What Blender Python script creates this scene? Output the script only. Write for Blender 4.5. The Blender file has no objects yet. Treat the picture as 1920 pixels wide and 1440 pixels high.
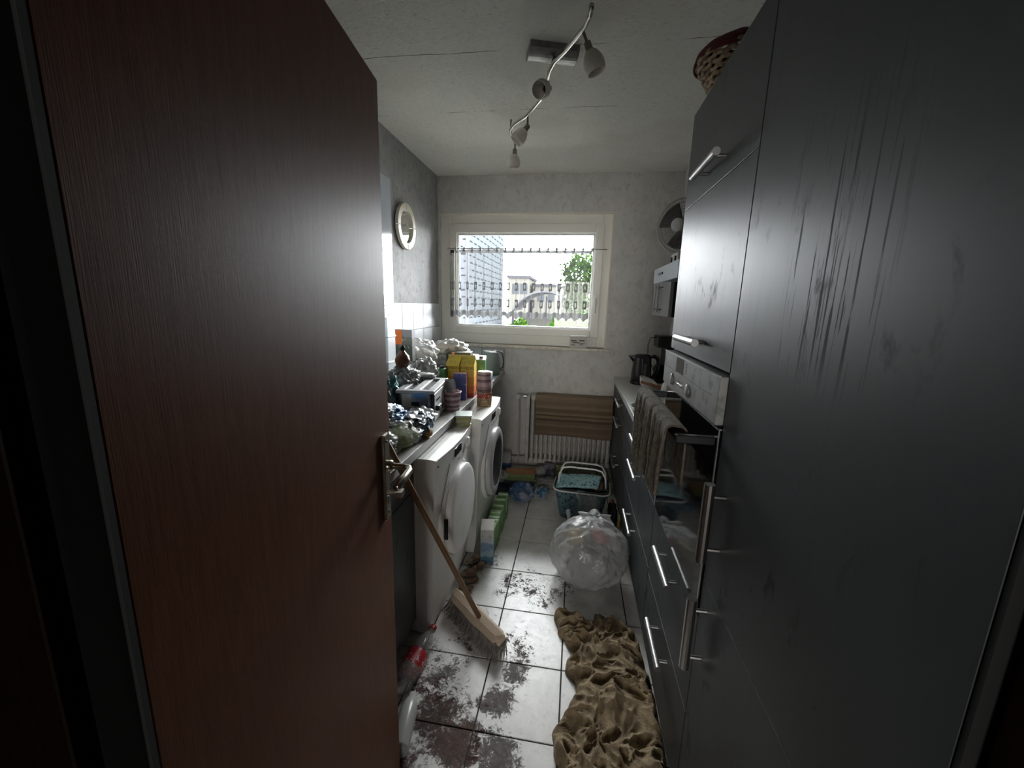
import bpy, math, random
from mathutils import Vector, Matrix, noise, Euler
import numpy as np
random.seed(7)
C = bpy.context.scene.collection
S = bpy.context.scene
R = math.radians
PI = math.pi

# ------------------------------------------------------------------ camera
cd = bpy.data.cameras.new('camera'); cam = bpy.data.objects.new('camera', cd); C.objects.link(cam)
yaw, pit, rol = .151536, .194284, .026725
cy, sy, cp, sp = math.cos(yaw), math.sin(yaw), math.cos(pit), math.sin(pit)
fw = Vector((-sy * cp, cy * cp, -sp)); rt = Vector((cy, sy, 0)); up = rt.cross(fw)
r2 = rt * math.cos(rol) + up * math.sin(rol); u2 = -rt * math.sin(rol) + up * math.cos(rol)
m3 = Matrix((r2, u2, -fw)).transposed()
cam.matrix_world = Matrix.Translation((0, 0, 1.5)) @ m3.to_4x4()
cd.sensor_width = 36; cd.lens = 761.5 / 1920 * 36; cd.clip_start = .02; cd.clip_end = 200
S.camera = cam

# ------------------------------------------------------------------ world: bright overcast sky
SKY = 74
w = bpy.data.worlds.new('sky'); S.world = w; w.use_nodes = True
bg = w.node_tree.nodes['Background']; bg.inputs[0].default_value = (.93, .975, 1, 1); bg.inputs[1].default_value = SKY
al = bpy.data.lights.new('window_portal', 'AREA'); al.shape = 'RECTANGLE'; al.size = 1.22; al.size_y = .84
ao = bpy.data.objects.new('window_portal', al); C.objects.link(ao); ao.location = (-.484, 3.80, 1.70); ao.rotation_euler = (R(-90), 0, 0)
al.cycles.is_portal = True
# added fill lamp deep in the hallway, brightens what faces the camera
hl_ = bpy.data.lights.new('hall_fill', 'AREA'); hl_.size = 1.3; hl_.energy = 75; hl_.color = (1, .97, .93)
ho = bpy.data.objects.new('hall_fill', hl_); C.objects.link(ho); ho.location = (0, -4.3, 1.5); ho.rotation_euler = (R(90), 0, 0)
vs = S.view_settings; vs.view_transform = 'Standard'; vs.look = 'None'; vs.gamma = 1; vs.use_curve_mapping = False
vs.exposure = 0.12
S.cycles.max_bounces = 14; S.cycles.diffuse_bounces = 8; S.cycles.glossy_bounces = 6; S.cycles.transparent_max_bounces = 24
S.cycles.sample_clamp_indirect = 6

# ------------------------------------------------------------------ materials
def newmat(name):
    m = bpy.data.materials.new(name); m.use_nodes = True
    nt = m.node_tree; return m, nt, nt.nodes['Principled BSDF'], nt.nodes['Material Output']
def N(nt, t, **k):
    n = nt.nodes.new(t)
    for a, b in k.items(): setattr(n, a, b)
    return n
def col(c): return (c[0], c[1], c[2], 1)
def coords(nt, kind, scale=(1, 1, 1)):
    if kind == 'World':
        g = N(nt, 'ShaderNodeNewGeometry'); o = g.outputs['Position']
    else:
        g = N(nt, 'ShaderNodeTexCoord'); o = g.outputs[kind]
    mp = N(nt, 'ShaderNodeMapping'); nt.links.new(o, mp.inputs[0]); mp.inputs['Scale'].default_value = scale
    return mp.outputs[0]
def noi(nt, vec, scale, detail=4, rough=.6, dist=0):
    n = N(nt, 'ShaderNodeTexNoise'); n.inputs['Scale'].default_value = scale; n.inputs['Detail'].default_value = detail
    n.inputs['Roughness'].default_value = rough; n.inputs['Distortion'].default_value = dist
    nt.links.new(vec, n.inputs['Vector']); return n.outputs['Fac']
def rng(nt, v, a, b, c=0., d=1.):
    n = N(nt, 'ShaderNodeMapRange'); nt.links.new(v, n.inputs[0])
    for i, x in enumerate((a, b, c, d)): n.inputs[i + 1].default_value = x
    n.interpolation_type = 'SMOOTHSTEP'; return n.outputs[0]
def mix(nt, f, a, b):
    n = N(nt, 'ShaderNodeMix', data_type='RGBA')
    if isinstance(f, (int, float)): n.inputs[0].default_value = f
    else: nt.links.new(f, n.inputs[0])
    for i, x in ((6, a), (7, b)):
        if isinstance(x, (tuple, list)): n.inputs[i].default_value = col(x)
        else: nt.links.new(x, n.inputs[i])
    return n.outputs[2]
def math_(nt, op, a, b=0.):
    n = N(nt, 'ShaderNodeMath', operation=op)
    for i, x in ((0, a), (1, b)):
        if isinstance(x, (int, float)): n.inputs[i].default_value = x
        else: nt.links.new(x, n.inputs[i])
    return n.outputs[0]
def bump(nt, p, h, strength=.3, dist=.01):
    b = N(nt, 'ShaderNodeBump'); b.inputs['Strength'].default_value = strength; b.inputs['Distance'].default_value = dist
    nt.links.new(h, b.inputs['Height']); nt.links.new(b.outputs[0], p.inputs['Normal'])
def mat(name, c, rough=.5, metal=0, c2=None, sc=8, lo=.4, hi=.65, stretch=(1, 1, 1), bp=None, kind='Object', film=None, emit=None, sheen=0, spec=None):
    """c2/sc/lo/hi: mottling, bp=(scale,strength,distance): relief, film: share of light passing straight through"""
    m, nt, p, out = newmat(name)
    p.inputs['Base Color'].default_value = col(c); p.inputs['Roughness'].default_value = rough; p.inputs['Metallic'].default_value = metal
    if spec is not None: p.inputs['Specular IOR Level'].default_value = spec
    if c2:
        v = coords(nt, kind, stretch); f = rng(nt, noi(nt, v, sc), lo, hi)
        nt.links.new(mix(nt, f, c, c2), p.inputs['Base Color'])
    if bp:
        v = coords(nt, kind, stretch); bump(nt, p, noi(nt, v, bp[0], 3), bp[1], bp[2])
    if sheen: p.inputs['Sheen Weight'].default_value = sheen
    if film is not None:
        t = N(nt, 'ShaderNodeBsdfTransparent'); mx = N(nt, 'ShaderNodeMixShader'); mx.inputs[0].default_value = 1 - film
        nt.links.new(t.outputs[0], mx.inputs[1]); nt.links.new(p.outputs[0], mx.inputs[2]); nt.links.new(mx.outputs[0], out.inputs[0])
    return m
def print_mat(name, stops, axis=2, wob=.03, rough=.4, spots=None, bp=None):
    """colour bands of a printed pack along one axis of its bounding box; spots=(colour, scale, threshold) printed patches"""
    m, nt, p, out = newmat(name); p.inputs['Roughness'].default_value = rough
    tc = N(nt, 'ShaderNodeTexCoord'); sx = N(nt, 'ShaderNodeSeparateXYZ'); nt.links.new(tc.outputs['Generated'], sx.inputs[0])
    nz = noi(nt, tc.outputs['Generated'], 6, 2)
    v = math_(nt, 'ADD', sx.outputs[axis], math_(nt, 'MULTIPLY', math_(nt, 'SUBTRACT', nz, .5), wob * 4))
    cr = N(nt, 'ShaderNodeValToRGB'); cr.color_ramp.interpolation = 'CONSTANT'
    el = cr.color_ramp.elements
    while len(el) < len(stops): el.new(.5)
    for e, (q, c) in zip(el, stops): e.position = q; e.color = col(c)
    nt.links.new(v, cr.inputs[0]); o = cr.outputs[0]
    for s in (spots or []):
        f = rng(nt, noi(nt, tc.outputs['Generated'], s[1], 3), s[2], s[2] + .03); o = mix(nt, f, o, s[0])
    nt.links.new(o, p.inputs['Base Color'])
    if bp: bump(nt, p, noi(nt, coords(nt, 'Object'), bp[0], 3), bp[1], bp[2])
    return m

def mk_wall(name, c, c2, c3):
    m, nt, p, o = newmat(name); p.inputs['Roughness'].default_value = .8; p.inputs['Specular IOR Level'].default_value = .15
    v = coords(nt, 'World'); n1 = rng(nt, noi(nt, v, 5, 4, .65, .6), .35, .7); n2 = rng(nt, noi(nt, coords(nt, 'World', (1, 1, .55)), 26, 4, .7, 1.0), .5, .68)
    a = mix(nt, n1, c, c2); a = mix(nt, math_(nt, 'MULTIPLY', n2, .75), a, c3)
    nt.links.new(a, p.inputs['Base Color']); bump(nt, p, noi(nt, v, 140, 3), .35, .004); return m
W_LEFT = mk_wall('sponged_grey_paint_dimmed', (.34, .34, .338), (.285, .28, .28), (.20, .19, .195))  # same paint as the back wall, colour darkened to offset the window light
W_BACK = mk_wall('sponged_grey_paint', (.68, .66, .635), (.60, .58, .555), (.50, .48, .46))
def mk_ceiling():
    m, nt, p, o = newmat('woodchip_ceiling'); p.inputs['Roughness'].default_value = .8
    v = coords(nt, 'World'); g = N(nt, 'ShaderNodeNewGeometry'); s = N(nt, 'ShaderNodeSeparateXYZ'); nt.links.new(g.outputs[0], s.inputs[0])
    h = noi(nt, coords(nt, 'World', (1, 1.7, 1)), 58, 5, .75, .9)
    base = mix(nt, rng(nt, h, .50, .72), (.90, .885, .82), (.62, .61, .55)); base = mix(nt, rng(nt, noi(nt, v, 2.2, 3), .45, .75), base, (.80, .78, .71))
    # paper joints that have opened a little
    for y0, k in ((2.49, .02), (1.945, .025)):
        d = math_(nt, 'ABSOLUTE', math_(nt, 'SUBTRACT', math_(nt, 'ADD', s.outputs[1], math_(nt, 'MULTIPLY', math_(nt, 'SUBTRACT', noi(nt, v, 3, 4), .5), .05)), y0))
        f = math_(nt, 'MULTIPLY', rng(nt, d, .0008, .0032, 1, 0), rng(nt, noi(nt, v, 5 + k * 40, 3), .42, .58))
        base = mix(nt, f, base, (.12, .115, .10))
    nt.links.new(base, p.inputs['Base Color']); bump(nt, p, h, .8, .014); return m
W_CEIL = mk_ceiling()
def mk_wood(name, c, c2, rough=.42, stretch=(14, 14, 1.2), coat=.0, spec=.14):
    m, nt, p, o = newmat(name); p.inputs['Specular IOR Level'].default_value = spec
    v = coords(nt, 'Object', stretch); n1 = noi(nt, v, 7, 6, .7, .8); n2 = noi(nt, coords(nt, 'Object', (stretch[0] * 6, stretch[1] * 6, stretch[2] * 1.5)), 9, 3)
    a = mix(nt, rng(nt, n1, .3, .7), c, c2); a = mix(nt, rng(nt, n2, .55, .75, 0, .5), a, tuple(x * .5 for x in c2))
    nt.links.new(a, p.inputs['Base Color']); p.inputs['Roughness'].default_value = rough
    bump(nt, p, n2, .12, .002); p.inputs['Coat Weight'].default_value = coat; return m
DOORW = mk_wood('dark_wood_veneer', (.125, .044, .018), (.085, .028, .011), .5)
FRAMEW = mk_wood('brown_frame_wood', (.022, .009, .005), (.014, .006, .003), .6, spec=.05)
BROOMW = mk_wood('pale_beech', (.56, .46, .35), (.47, .37, .27), .5, (30, 30, 4))
STICKW = mk_wood('broom_stick_wood', (.24, .14, .08), (.17, .10, .055), .5, (40, 40, 3))
def mk_front():
    m, nt, p, o = newmat('satin_anthracite_front')
    v = coords(nt, 'World')
    st = rng(nt, noi(nt, coords(nt, 'World', (1, 5.5, .35)), 9, 5, .6, .3), .56, .64)
    n2 = rng(nt, noi(nt, coords(nt, 'World', (1, 1, .5)), 11, 5, .7, .4), .57, .70)
    g = N(nt, 'ShaderNodeNewGeometry'); s = N(nt, 'ShaderNodeSeparateXYZ'); nt.links.new(g.outputs[0], s.inputs[0])
    win = math_(nt, 'MULTIPLY', rng(nt, s.outputs[1], .52, .60), rng(nt, s.outputs[1], .86, .74)); wz = math_(nt, 'MULTIPLY', rng(nt, s.outputs[2], 1.35, 1.45), rng(nt, s.outputs[2], 1.85, 1.70))
    drip = math_(nt, 'MULTIPLY', math_(nt, 'MULTIPLY', win, wz), rng(nt, noi(nt, coords(nt, 'World', (1, 9, .3)), 12, 3), .55, .60))
    zone = rng(nt, s.outputs[2], 1.9, 1.6)
    dirt = math_(nt, 'MAXIMUM', math_(nt, 'MULTIPLY', n2, math_(nt, 'MULTIPLY', zone, .8)), drip)
    a = mix(nt, dirt, (.054, .061, .065), (.028, .029, .029)); nt.links.new(a, p.inputs['Base Color'])
    r = math_(nt, 'ADD', .44, math_(nt, 'MULTIPLY', dirt, .30)); nt.links.new(math_(nt, 'ADD', r, math_(nt, 'MULTIPLY', st, .03)), p.inputs['Roughness'])
    p.inputs['Specular IOR Level'].default_value = .38
    bump(nt, p, noi(nt, v, 900, 2), .05, .001); return m
FRONT = mk_front()
CARC = mat('dark_carcass_board', (.022, .023, .025), .6, spec=.2)
EDGE = mat('aluminium_edge', (.62, .63, .64), .3, .85)
STEEL = mat('brushed_steel', (.34, .335, .33), .42, 1, c2=(.25, .245, .24), sc=20, stretch=(1, 1, 1))
SSTEEL = mat('smooth_steel_handle', (.42, .40, .38), .3, 1)  # plain steel, smoother and paler than the brushed kind
CHROME = mat('chrome', (.62, .60, .56), .18, 1)
NICKEL = mat('nickel_handle', (.62, .56, .46), .24, 1, c2=(.40, .35, .27), sc=30)
WTOP = mat('pale_worktop', (.56, .55, .52), .45, c2=(.40, .39, .37), sc=14, lo=.5, hi=.75)
OVENP = mat('smeared_steel_panel', (.34, .34, .33), .5, .5, c2=(.20, .20, .195), sc=24, lo=.48, hi=.72)
BGLASS = mat('black_glass', (.008, .008, .009), .06, spec=.6)
BLACKP = mat('black_plastic', (.016, .016, .017), .35)
BLACKM = mat('black_matt', (.012, .012, .012), .8)
WHITEP = mat('white_plastic', (.70, .70, .68), .35)
APPL = mat('white_enamel', (.80, .79, .76), .38, c2=(.66, .645, .61), sc=7, lo=.5, hi=.8, bp=(400, .04, .001))
APPG = mat('grey_seal', (.30, .30, .31), .4)
PVC = mat('cream_white_pvc', (.84, .81, .74), .4)
TILEW = mat('white_wall_tile', (.56, .57, .58), .4, spec=.2, c2=(.46, .47, .48), sc=4)
GROUT = mat('grey_grout', (.33, .32, .31), .9)
FGROUT = mat('dark_floor_grout', (.035, .030, .032), .9)
RADM = mat('radiator_paint', (.56, .54, .49), .45, c2=(.42, .40, .36), sc=18)
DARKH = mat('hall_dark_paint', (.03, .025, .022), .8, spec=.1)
def mk_glass(name, tint=(1, 1, 1), ref=1.0, rough=.02, dirt=0):
    m, nt, p, out = newmat(name)
    t = N(nt, 'ShaderNodeBsdfTransparent'); t.inputs[0].default_value = col(tint)
    g = N(nt, 'ShaderNodeBsdfGlossy'); g.inputs['Roughness'].default_value = rough
    f = N(nt, 'ShaderNodeFresnel'); f.inputs[0].default_value = 1.45
    mx = N(nt, 'ShaderNodeMixShader'); nt.links.new(math_(nt, 'MULTIPLY', f.outputs[0], ref), mx.inputs[0])
    nt.links.new(t.outputs[0], mx.inputs[1]); nt.links.new(g.outputs[0], mx.inputs[2]); nt.links.new(mx.outputs[0], out.inputs[0]); return m
GLASS = mk_glass('window_glass')
PET = None
FROST = mat('frosted_lamp_glass', (.80, .77, .70), .35, c2=(.70, .66, .59), sc=20, film=.18)
def mk_film(name, c, thru, rough=.22, c2=None, sc=10, bp=(17, .75, .02)):
    m, nt, p, out = newmat(name); p.inputs['Roughness'].default_value = rough; p.inputs['Specular IOR Level'].default_value = .8
    v = coords(nt, 'Object'); p.inputs['Base Color'].default_value = col(c)
    if c2: nt.links.new(mix(nt, rng(nt, noi(nt, v, sc, 2), .47, .53), c, c2), p.inputs['Base Color'])
    bump(nt, p, noi(nt, v, bp[0], 4, .6, 1.5), bp[1], bp[2])
    t = N(nt, 'ShaderNodeBsdfTransparent'); lw = N(nt, 'ShaderNodeLayerWeight'); lw.inputs[0].default_value = .35
    mx = N(nt, 'ShaderNodeMixShader'); nt.links.new(rng(nt, lw.outputs['Facing'], 0, 1, 1 - thru, min(1, 1.25 - thru)), mx.inputs[0])
    nt.links.new(t.outputs[0], mx.inputs[1]); nt.links.new(p.outputs[0], mx.inputs[2]); nt.links.new(mx.outputs[0], out.inputs[0]); return m

PET = mk_film('clear_bottle_plastic', (.40, .38, .36), .72, .10, bp=(30, .2, .005))
def mk_floor_tile():
    m, nt, p, o = newmat('stained_ceramic_tile')
    g = N(nt, 'ShaderNodeNewGeometry'); pos = g.outputs[0]; v = coords(nt, 'World')
    fine = noi(nt, v, 42, 7, .75, .8); mid = noi(nt, v, 9, 6, .7, .6); big = noi(nt, v, 3.2, 3)
    base = mix(nt, rng(nt, mid, .35, .7), (.74, .725, .69), (.60, .585, .555))
    base = mix(nt, rng(nt, fine, .56, .72, 0, .65), base, (.30, .285, .27))
    def field(cs):
        acc = None
        for x, y, r, s in cs:
            d = N(nt, 'ShaderNodeVectorMath', operation='DISTANCE'); nt.links.new(pos, d.inputs[0]); d.inputs[1].default_value = (x, y, 0)
            f = rng(nt, d.outputs['Value'], r * .15, r, s, 0)
            acc = f if acc is None else math_(nt, 'MAXIMUM', acc, f)
        return acc
    # grey walked-in dirt patches
    f1 = field([(-.23, 1.95, .30, .75), (-.10, 1.90, .25, .8), (-.2, 1.55, .20, .8), (-.17, 1.42, .13, 1.), (-.22, 1.27, .15, 1.05), (-.2, 1.1, .17, 1.1), (-.13, 1.0, .16, 1.0), (-.5, 1.35, .3, .9), (-.42, 1.62, .3, .75), (-.47, 2.1, .25, .7), (.05, 2.0, .25, .7), (-.1, .8, .3, .8)])
    n = math_(nt, 'ADD', math_(nt, 'MULTIPLY', mid, .45), math_(nt, 'MULTIPLY', noi(nt, v, 46, 7, .85, 1.0), .62))
    k1 = rng(nt, math_(nt, 'ADD', math_(nt, 'MULTIPLY', f1, .24), n), .715, .745)
    base = mix(nt, math_(nt, 'MULTIPLY', k1, .92), base, mix(nt, rng(nt, fine, .4, .6), (.050, .042, .038), (.115, .098, .088)))
    # dark red-brown spill close to the door
    f2 = field([(-.42, 1.22, .27, .85), (-.33, 1.1, .22, 1.0), (-.45, 1.02, .2, .8), (-.27, 1.28, .12, .5), (-.3, .93, .2, 1.0), (-.52, 1.85, .16, .7), (-.5, 2.05, .12, .85), (-.42, 2.1, .10, .8), (-.30, 2.0, .1, .72)])
    k2 = rng(nt, math_(nt, 'ADD', math_(nt, 'MULTIPLY', f2, .30), math_(nt, 'ADD', math_(nt, 'MULTIPLY', big, .4), math_(nt, 'MULTIPLY', n, .75))), .79, .86)
    base = mix(nt, math_(nt, 'MULTIPLY', k2, .94), base, mix(nt, rng(nt, fine, .4, .62), (.026, .011, .008), (.080, .038, .027)))
    nt.links.new(base, p.inputs['Base Color'])
    nt.links.new(math_(nt, 'ADD', .30, math_(nt, 'MULTIPLY', math_(nt, 'MAXIMUM', math_(nt, 'MAXIMUM', k1, k2), rng(nt, fine, .5, .7, 0, .5)), .45)), p.inputs['Roughness'])
    nt.links.new(math_(nt, 'SUBTRACT', .5, math_(nt, 'MULTIPLY', math_(nt, 'MAXIMUM', k1, k2), .38)), p.inputs['Specular IOR Level'])
    bump(nt, p, fine, .2, .002); return m
FTILE = mk_floor_tile()

# ------------------------------------------------------------------ mesh helpers
class MB:
    def __init__(s): s.v = []; s.f = []; s.mi = []; s.m = 0; s.T = None
    def add(s, vs, fs):
        o = len(s.v)
        s.v += [tuple(s.T @ Vector(q)) if s.T else tuple(q) for q in vs]
        for f in fs: s.f.append([o + i for i in f]); s.mi.append(s.m)
        return s
    def box(s, x0, x1, y0, y1, z0, z1):
        return s.add([(x0, y0, z0), (x1, y0, z0), (x1, y1, z0), (x0, y1, z0), (x0, y0, z1), (x1, y0, z1), (x1, y1, z1), (x0, y1, z1)],
                     [(0, 3, 2, 1), (4, 5, 6, 7), (0, 1, 5, 4), (1, 2, 6, 5), (2, 3, 7, 6), (3, 0, 4, 7)])
    def tube(s, pts, rad, n=10, cap=True):
        pts = [Vector(p) for p in pts]
        if not isinstance(rad, (list, tuple)): rad = [rad] * len(pts)
        vs = []; a = None
        for i, p in enumerate(pts):
            t = (pts[min(i + 1, len(pts) - 1)] - pts[max(i - 1, 0)]).normalized()
            if a is None: a = t.orthogonal().normalized()
            a = (a - t * a.dot(t)); a = a.normalized() if a.length > 1e-6 else t.orthogonal().normalized()
            b = t.cross(a)
            for k in range(n):
                q = 2 * PI * k / n; vs.append(p + (a * math.cos(q) + b * math.sin(q)) * rad[i])
        fs = [(i * n + k, i * n + (k + 1) % n, (i + 1) * n + (k + 1) % n, (i + 1) * n + k) for i in range(len(pts) - 1) for k in range(n)]
        if cap: fs += [tuple(reversed(range(n))), tuple((len(pts) - 1) * n + k for k in range(n))]
        return s.add(vs, fs)
    def lathe(s, prof, n=24, o=(0, 0, 0), d=(0, 0, 1), cap=False):
        d = Vector(d).normalized(); q = d.to_track_quat('Z', 'Y'); o = Vector(o); vs = []
        for r, z in prof:
            for k in range(n):
                a = 2 * PI * k / n; vs.append(o + q @ Vector((r * math.cos(a), r * math.sin(a), z)))
        m = len(prof)
        fs = [(i * n + k, i * n + (k + 1) % n, (i + 1) * n + (k + 1) % n, (i + 1) * n + k) for i in range(m - 1) for k in range(n)]
        if cap: fs += [tuple(reversed(range(n))), tuple((m - 1) * n + k for k in range(n))]
        return s.add(vs, fs)
    def grid(s, fn, nu, nv):
        vs = [fn(i / nu, j / nv) for j in range(nv + 1) for i in range(nu + 1)]
        return s.add(vs, [(j * (nu + 1) + i, j * (nu + 1) + i + 1, (j + 1) * (nu + 1) + i + 1, (j + 1) * (nu + 1) + i) for j in range(nv) for i in range(nu)])
    def build(s, name, mats, parent=None, smooth=False, bevel=0, seg=2, solid=0, world=False, loc=None):
        me = bpy.data.meshes.new(name)
        vs = s.v
        if world and parent is not None:
            L = parent.location; vs = [(a - L[0], b - L[1], c - L[2]) for a, b, c in vs]
        if loc is not None: vs = [(a - loc[0], b - loc[1], c - loc[2]) for a, b, c in vs]
        me.from_pydata(vs, [], s.f)
        if not isinstance(mats, (list, tuple)): mats = [mats]
        for m in mats: me.materials.append(m)
        me.polygons.foreach_set('material_index', s.mi)
        if smooth: me.polygons.foreach_set('use_smooth', [True] * len(me.polygons))
        me.update(); o = bpy.data.objects.new(name, me); C.objects.link(o)
        if loc is not None: o.location = loc
        if parent is not None: o.parent = parent
        if solid: q = o.modifiers.new('thick', 'SOLIDIFY'); q.thickness = solid; q.offset = 0
        if bevel: q = o.modifiers.new('bevel', 'BEVEL'); q.width = bevel; q.segments = seg; q.limit_method = 'ANGLE'; q.angle_limit = R(40)
        return o
def tag(o, label=None, cat=None, group=None, kind=None):
    if label: o['label'] = label
    if cat: o['category'] = cat
    if group: o['group'] = group
    if kind: o['kind'] = kind
    return o
def thing(name, label, cat, loc=(0, 0, 0), rotz=0, group=None):
    o = bpy.data.objects.new(name, None); C.objects.link(o); o.location = loc; o.rotation_euler = (0, 0, rotz); o.empty_display_size = .05
    return tag(o, label, cat, group)
def dup(root, loc, rotz=0, label=None, rot=None):
    r = root.copy(); C.objects.link(r); r.location = loc; r.rotation_euler = rot or (0, 0, rotz)
    if label: r['label'] = label
    for ch in root.children:
        c = ch.copy(); C.objects.link(c); c.parent = r
        for g in ch.children:
            d = g.copy(); C.objects.link(d); d.parent = c
    return r
def struct(o): o['kind'] = 'structure'; return o
def nz(p, s=1.): return noise.noise(Vector(p) * s)
def ridge(p, s): return 1 - abs(noise.noise(Vector(p) * s)) * 2
def ico(sub):
    import bmesh
    b = bmesh.new(); bmesh.ops.create_icosphere(b, subdivisions=sub, radius=1)
    v = [q.co.copy() for q in b.verts]; f = [[x.index for x in q.verts] for q in b.faces]; b.free(); return v, f
ICO = {}
def blob(mb, c, rad, seed=0, crumple=.12, freq=2.5, sub=4, flat=None, peak=None):
    """crumpled bag / lump: ridged noise on a sphere, flat = height it rests on"""
    if sub not in ICO: ICO[sub] = ico(sub)
    vs, fs = ICO[sub]; o = Vector((seed * 7.3, seed * 3.1, seed * 5.7)); out = []
    for d in vs:
        n = nz(d * freq + o) * 1.1 + (ridge(d * freq * 1.7 + o, 1) - .6) * .8 + (ridge(d * freq * 4 + o, 1) - .6) * .3
        F = noise.voronoi(d * freq * 1.15 + o)[0]; n += (F[0] - .45) * 1.1
        k = 1 + crumple * n
        p = Vector((c[0] + d.x * rad[0] * k, c[1] + d.y * rad[1] * k, c[2] + d.z * rad[2] * k))
        if peak and d.z > .5: p.z += peak * (d.z - .5) ** 2 * 4
        if flat is not None and p.z < flat: p.z = flat + .0005 * (nz(d * 9 + o))
        out.append(p)
    return mb.add(out, fs)
def textmesh(name, body, size, m, parent, loc, rot, depth=.0008):
    cu = bpy.data.curves.new(name, 'FONT'); cu.body = body; cu.size = size; cu.extrude = depth; cu.align_x = 'CENTER'; cu.align_y = 'CENTER'; cu.resolution_u = 2
    t = bpy.data.objects.new(name + '_c', cu); C.objects.link(t); dg = bpy.context.evaluated_depsgraph_get()
    me = bpy.data.meshes.new_from_object(t.evaluated_get(dg)); bpy.data.objects.remove(t); me.materials.clear(); me.materials.append(m); me.name = name
    o = bpy.data.objects.new(name, me); C.objects.link(o); o.parent = parent; o.location = loc; o.rotation_euler = rot; return o

# ================================================================== SETTING
XL, XR, YB, H = -1.25, .97, 3.62, 2.563
YF = .26                                   # kitchen side of the door wall
TX = [-1.19 + .302 * i for i in range(8)]; TP = .302
# floor: dark joint bed with every tile on it
fl = struct(MB().box(XL, XR, YF - .2, YB, -.03, -.004).build('floor', FGROUT))
tile_me = None
xs0, ys0 = .0185 - 5 * TP, 1.1565 - 3 * TP
for i in range(9):
    for j in range(12):
        x0, y0 = xs0 + i * TP, ys0 + j * TP
        x1, y1 = x0 + TP, y0 + TP
        if x1 < XL + .02 or x0 > XR - .02 or y0 > YB - .02: continue
        cx0, cx1, cy1 = max(x0, XL), min(x1, XR), min(y1, YB)
        full = cx0 == x0 and cx1 == x1 and cy1 == y1
        if full and tile_me:
            o = bpy.data.objects.new('floor_tile', tile_me); C.objects.link(o); o.parent = fl; o.location = ((x0 + x1) / 2, (y0 + y1) / 2, 0)
            q = o.modifiers.new('bevel', 'BEVEL'); q.width = .0012; q.segments = 1
        else:
            g = .0028; mb = MB().box(cx0 + g, cx1 - g, y0 + g, cy1 - g, -.008, 0)
            o = mb.build('floor_tile', FTILE, fl, bevel=.0012, seg=1, loc=((x0 + x1) / 2, (y0 + y1) / 2, 0))
            if full: tile_me = o.data
struct(MB().box(XL - .1, XR + .1, YF - .2, YB + .1, H, H + .1).build('ceiling', W_CEIL))
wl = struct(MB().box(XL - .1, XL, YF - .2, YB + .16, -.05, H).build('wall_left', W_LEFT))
struct(MB().box(XR, XR + .1, YF - .2, YB, -.05, H).build('wall_right', W_BACK))
# back wall with the window opening
WX0, WX1, WZ0, WZ1 = -1.235, .260, 1.14, 2.262
mb = MB(); D2 = YB + .20
mb.box(XL, WX0, YB, D2, -.05, H).box(WX1, XR + .1, YB, D2, -.05, H).box(WX0, WX1, YB, D2, -.05, WZ0).box(WX0, WX1, YB, D2, WZ1, H)
wb = struct(mb.build('wall_back', W_BACK))
sh = struct(MB().box(.785, XR, 2.93, YB, .9, H).build('wall_shaft', W_BACK))
# reveal lining
struct(MB().box(WX0, WX1, YB - .002, YB + .05, WZ1 - .008, WZ1).box(WX1 - .008, WX1, YB - .002, YB + .05, WZ0, WZ1).build('trim_1', mat('cream_reveal_paint', (.74, .70, .60), .7)))
# window
WN = struct(MB().box(WX0, WX0 + .09, YB + .045, YB + .115, WZ0, WZ1).box(WX1 - .08, WX1, YB + .045, YB + .115, WZ0, WZ1)
            .box(WX0 + .09, WX1 - .08, YB + .045, YB + .115, WZ1 - .095, WZ1).box(WX0 + .09, WX1 - .08, YB + .045, YB + .115, WZ0, WZ0 + .10).build('window_1', PVC, bevel=.004))
GX0, GX1, GZ0, GZ1 = -1.088, .122, 1.292, 2.106
SX0, SX1, SZ0, SZ1 = -1.155, .19, 1.228, 2.18
SH = MB().box(SX0, GX0, YB + .03, YB + .10, SZ0, SZ1).box(GX1, SX1, YB + .03, YB + .10, SZ0, SZ1).box(GX0, GX1, YB + .03, YB + .10, GZ1, SZ1).box(GX0, GX1, YB + .03, YB + .10, SZ0, GZ0)
SH = SH.build('window_sash', PVC, WN, bevel=.005)
bd = MB(); e = .012
bd.box(GX0, GX0 + e, YB + .045, YB + .09, GZ0, GZ1).box(GX1 - e, GX1, YB + .045, YB + .09, GZ0, GZ1).box(GX0 + e, GX1 - e, YB + .045, YB + .09, GZ1 - e, GZ1).box(GX0 + e, GX1 - e, YB + .045, YB + .09, GZ0, GZ0 + e)
bd.build('glazing_bead', mat('bright_white_bead', (.86, .86, .84), .3), SH)
gk = MB(); e2 = .018
gk.box(GX0 + e, GX0 + e2, YB + .06, YB + .085, GZ0 + e, GZ1 - e).box(GX1 - e2, GX1 - e, YB + .06, YB + .085, GZ0 + e, GZ1 - e).box(GX0 + e2, GX1 - e2, YB + .06, YB + .085, GZ1 - e2, GZ1 - e).box(GX0 + e2, GX1 - e2, YB + .06, YB + .085, GZ0 + e, GZ0 + e2)
gk.build('gasket', APPG, SH)
MB().box(GX0 + e, GX1 - e, YB + .070, YB + .074, GZ0 + e, GZ1 - e).build('pane', GLASS, SH)
hd = MB().box(.139, .167, YB + .018, YB + .03, 1.50, 1.60); hd.tube([(.153, YB + .02, 1.56), (.153, YB - .015, 1.56), (.153, YB - .022, 1.55), (.150, YB - .022, 1.44)], [.008, .008, .009, .008], 8)
hd.build('window_handle', WHITEP, SH, smooth=False, bevel=.002)
for z in (2.09, 1.32): MB().tube([(SX0 - .004, YB + .035, z), (SX0 - .004, YB + .035, z + .06)], .007, 8).build('hinge', PVC, SH)
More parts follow.
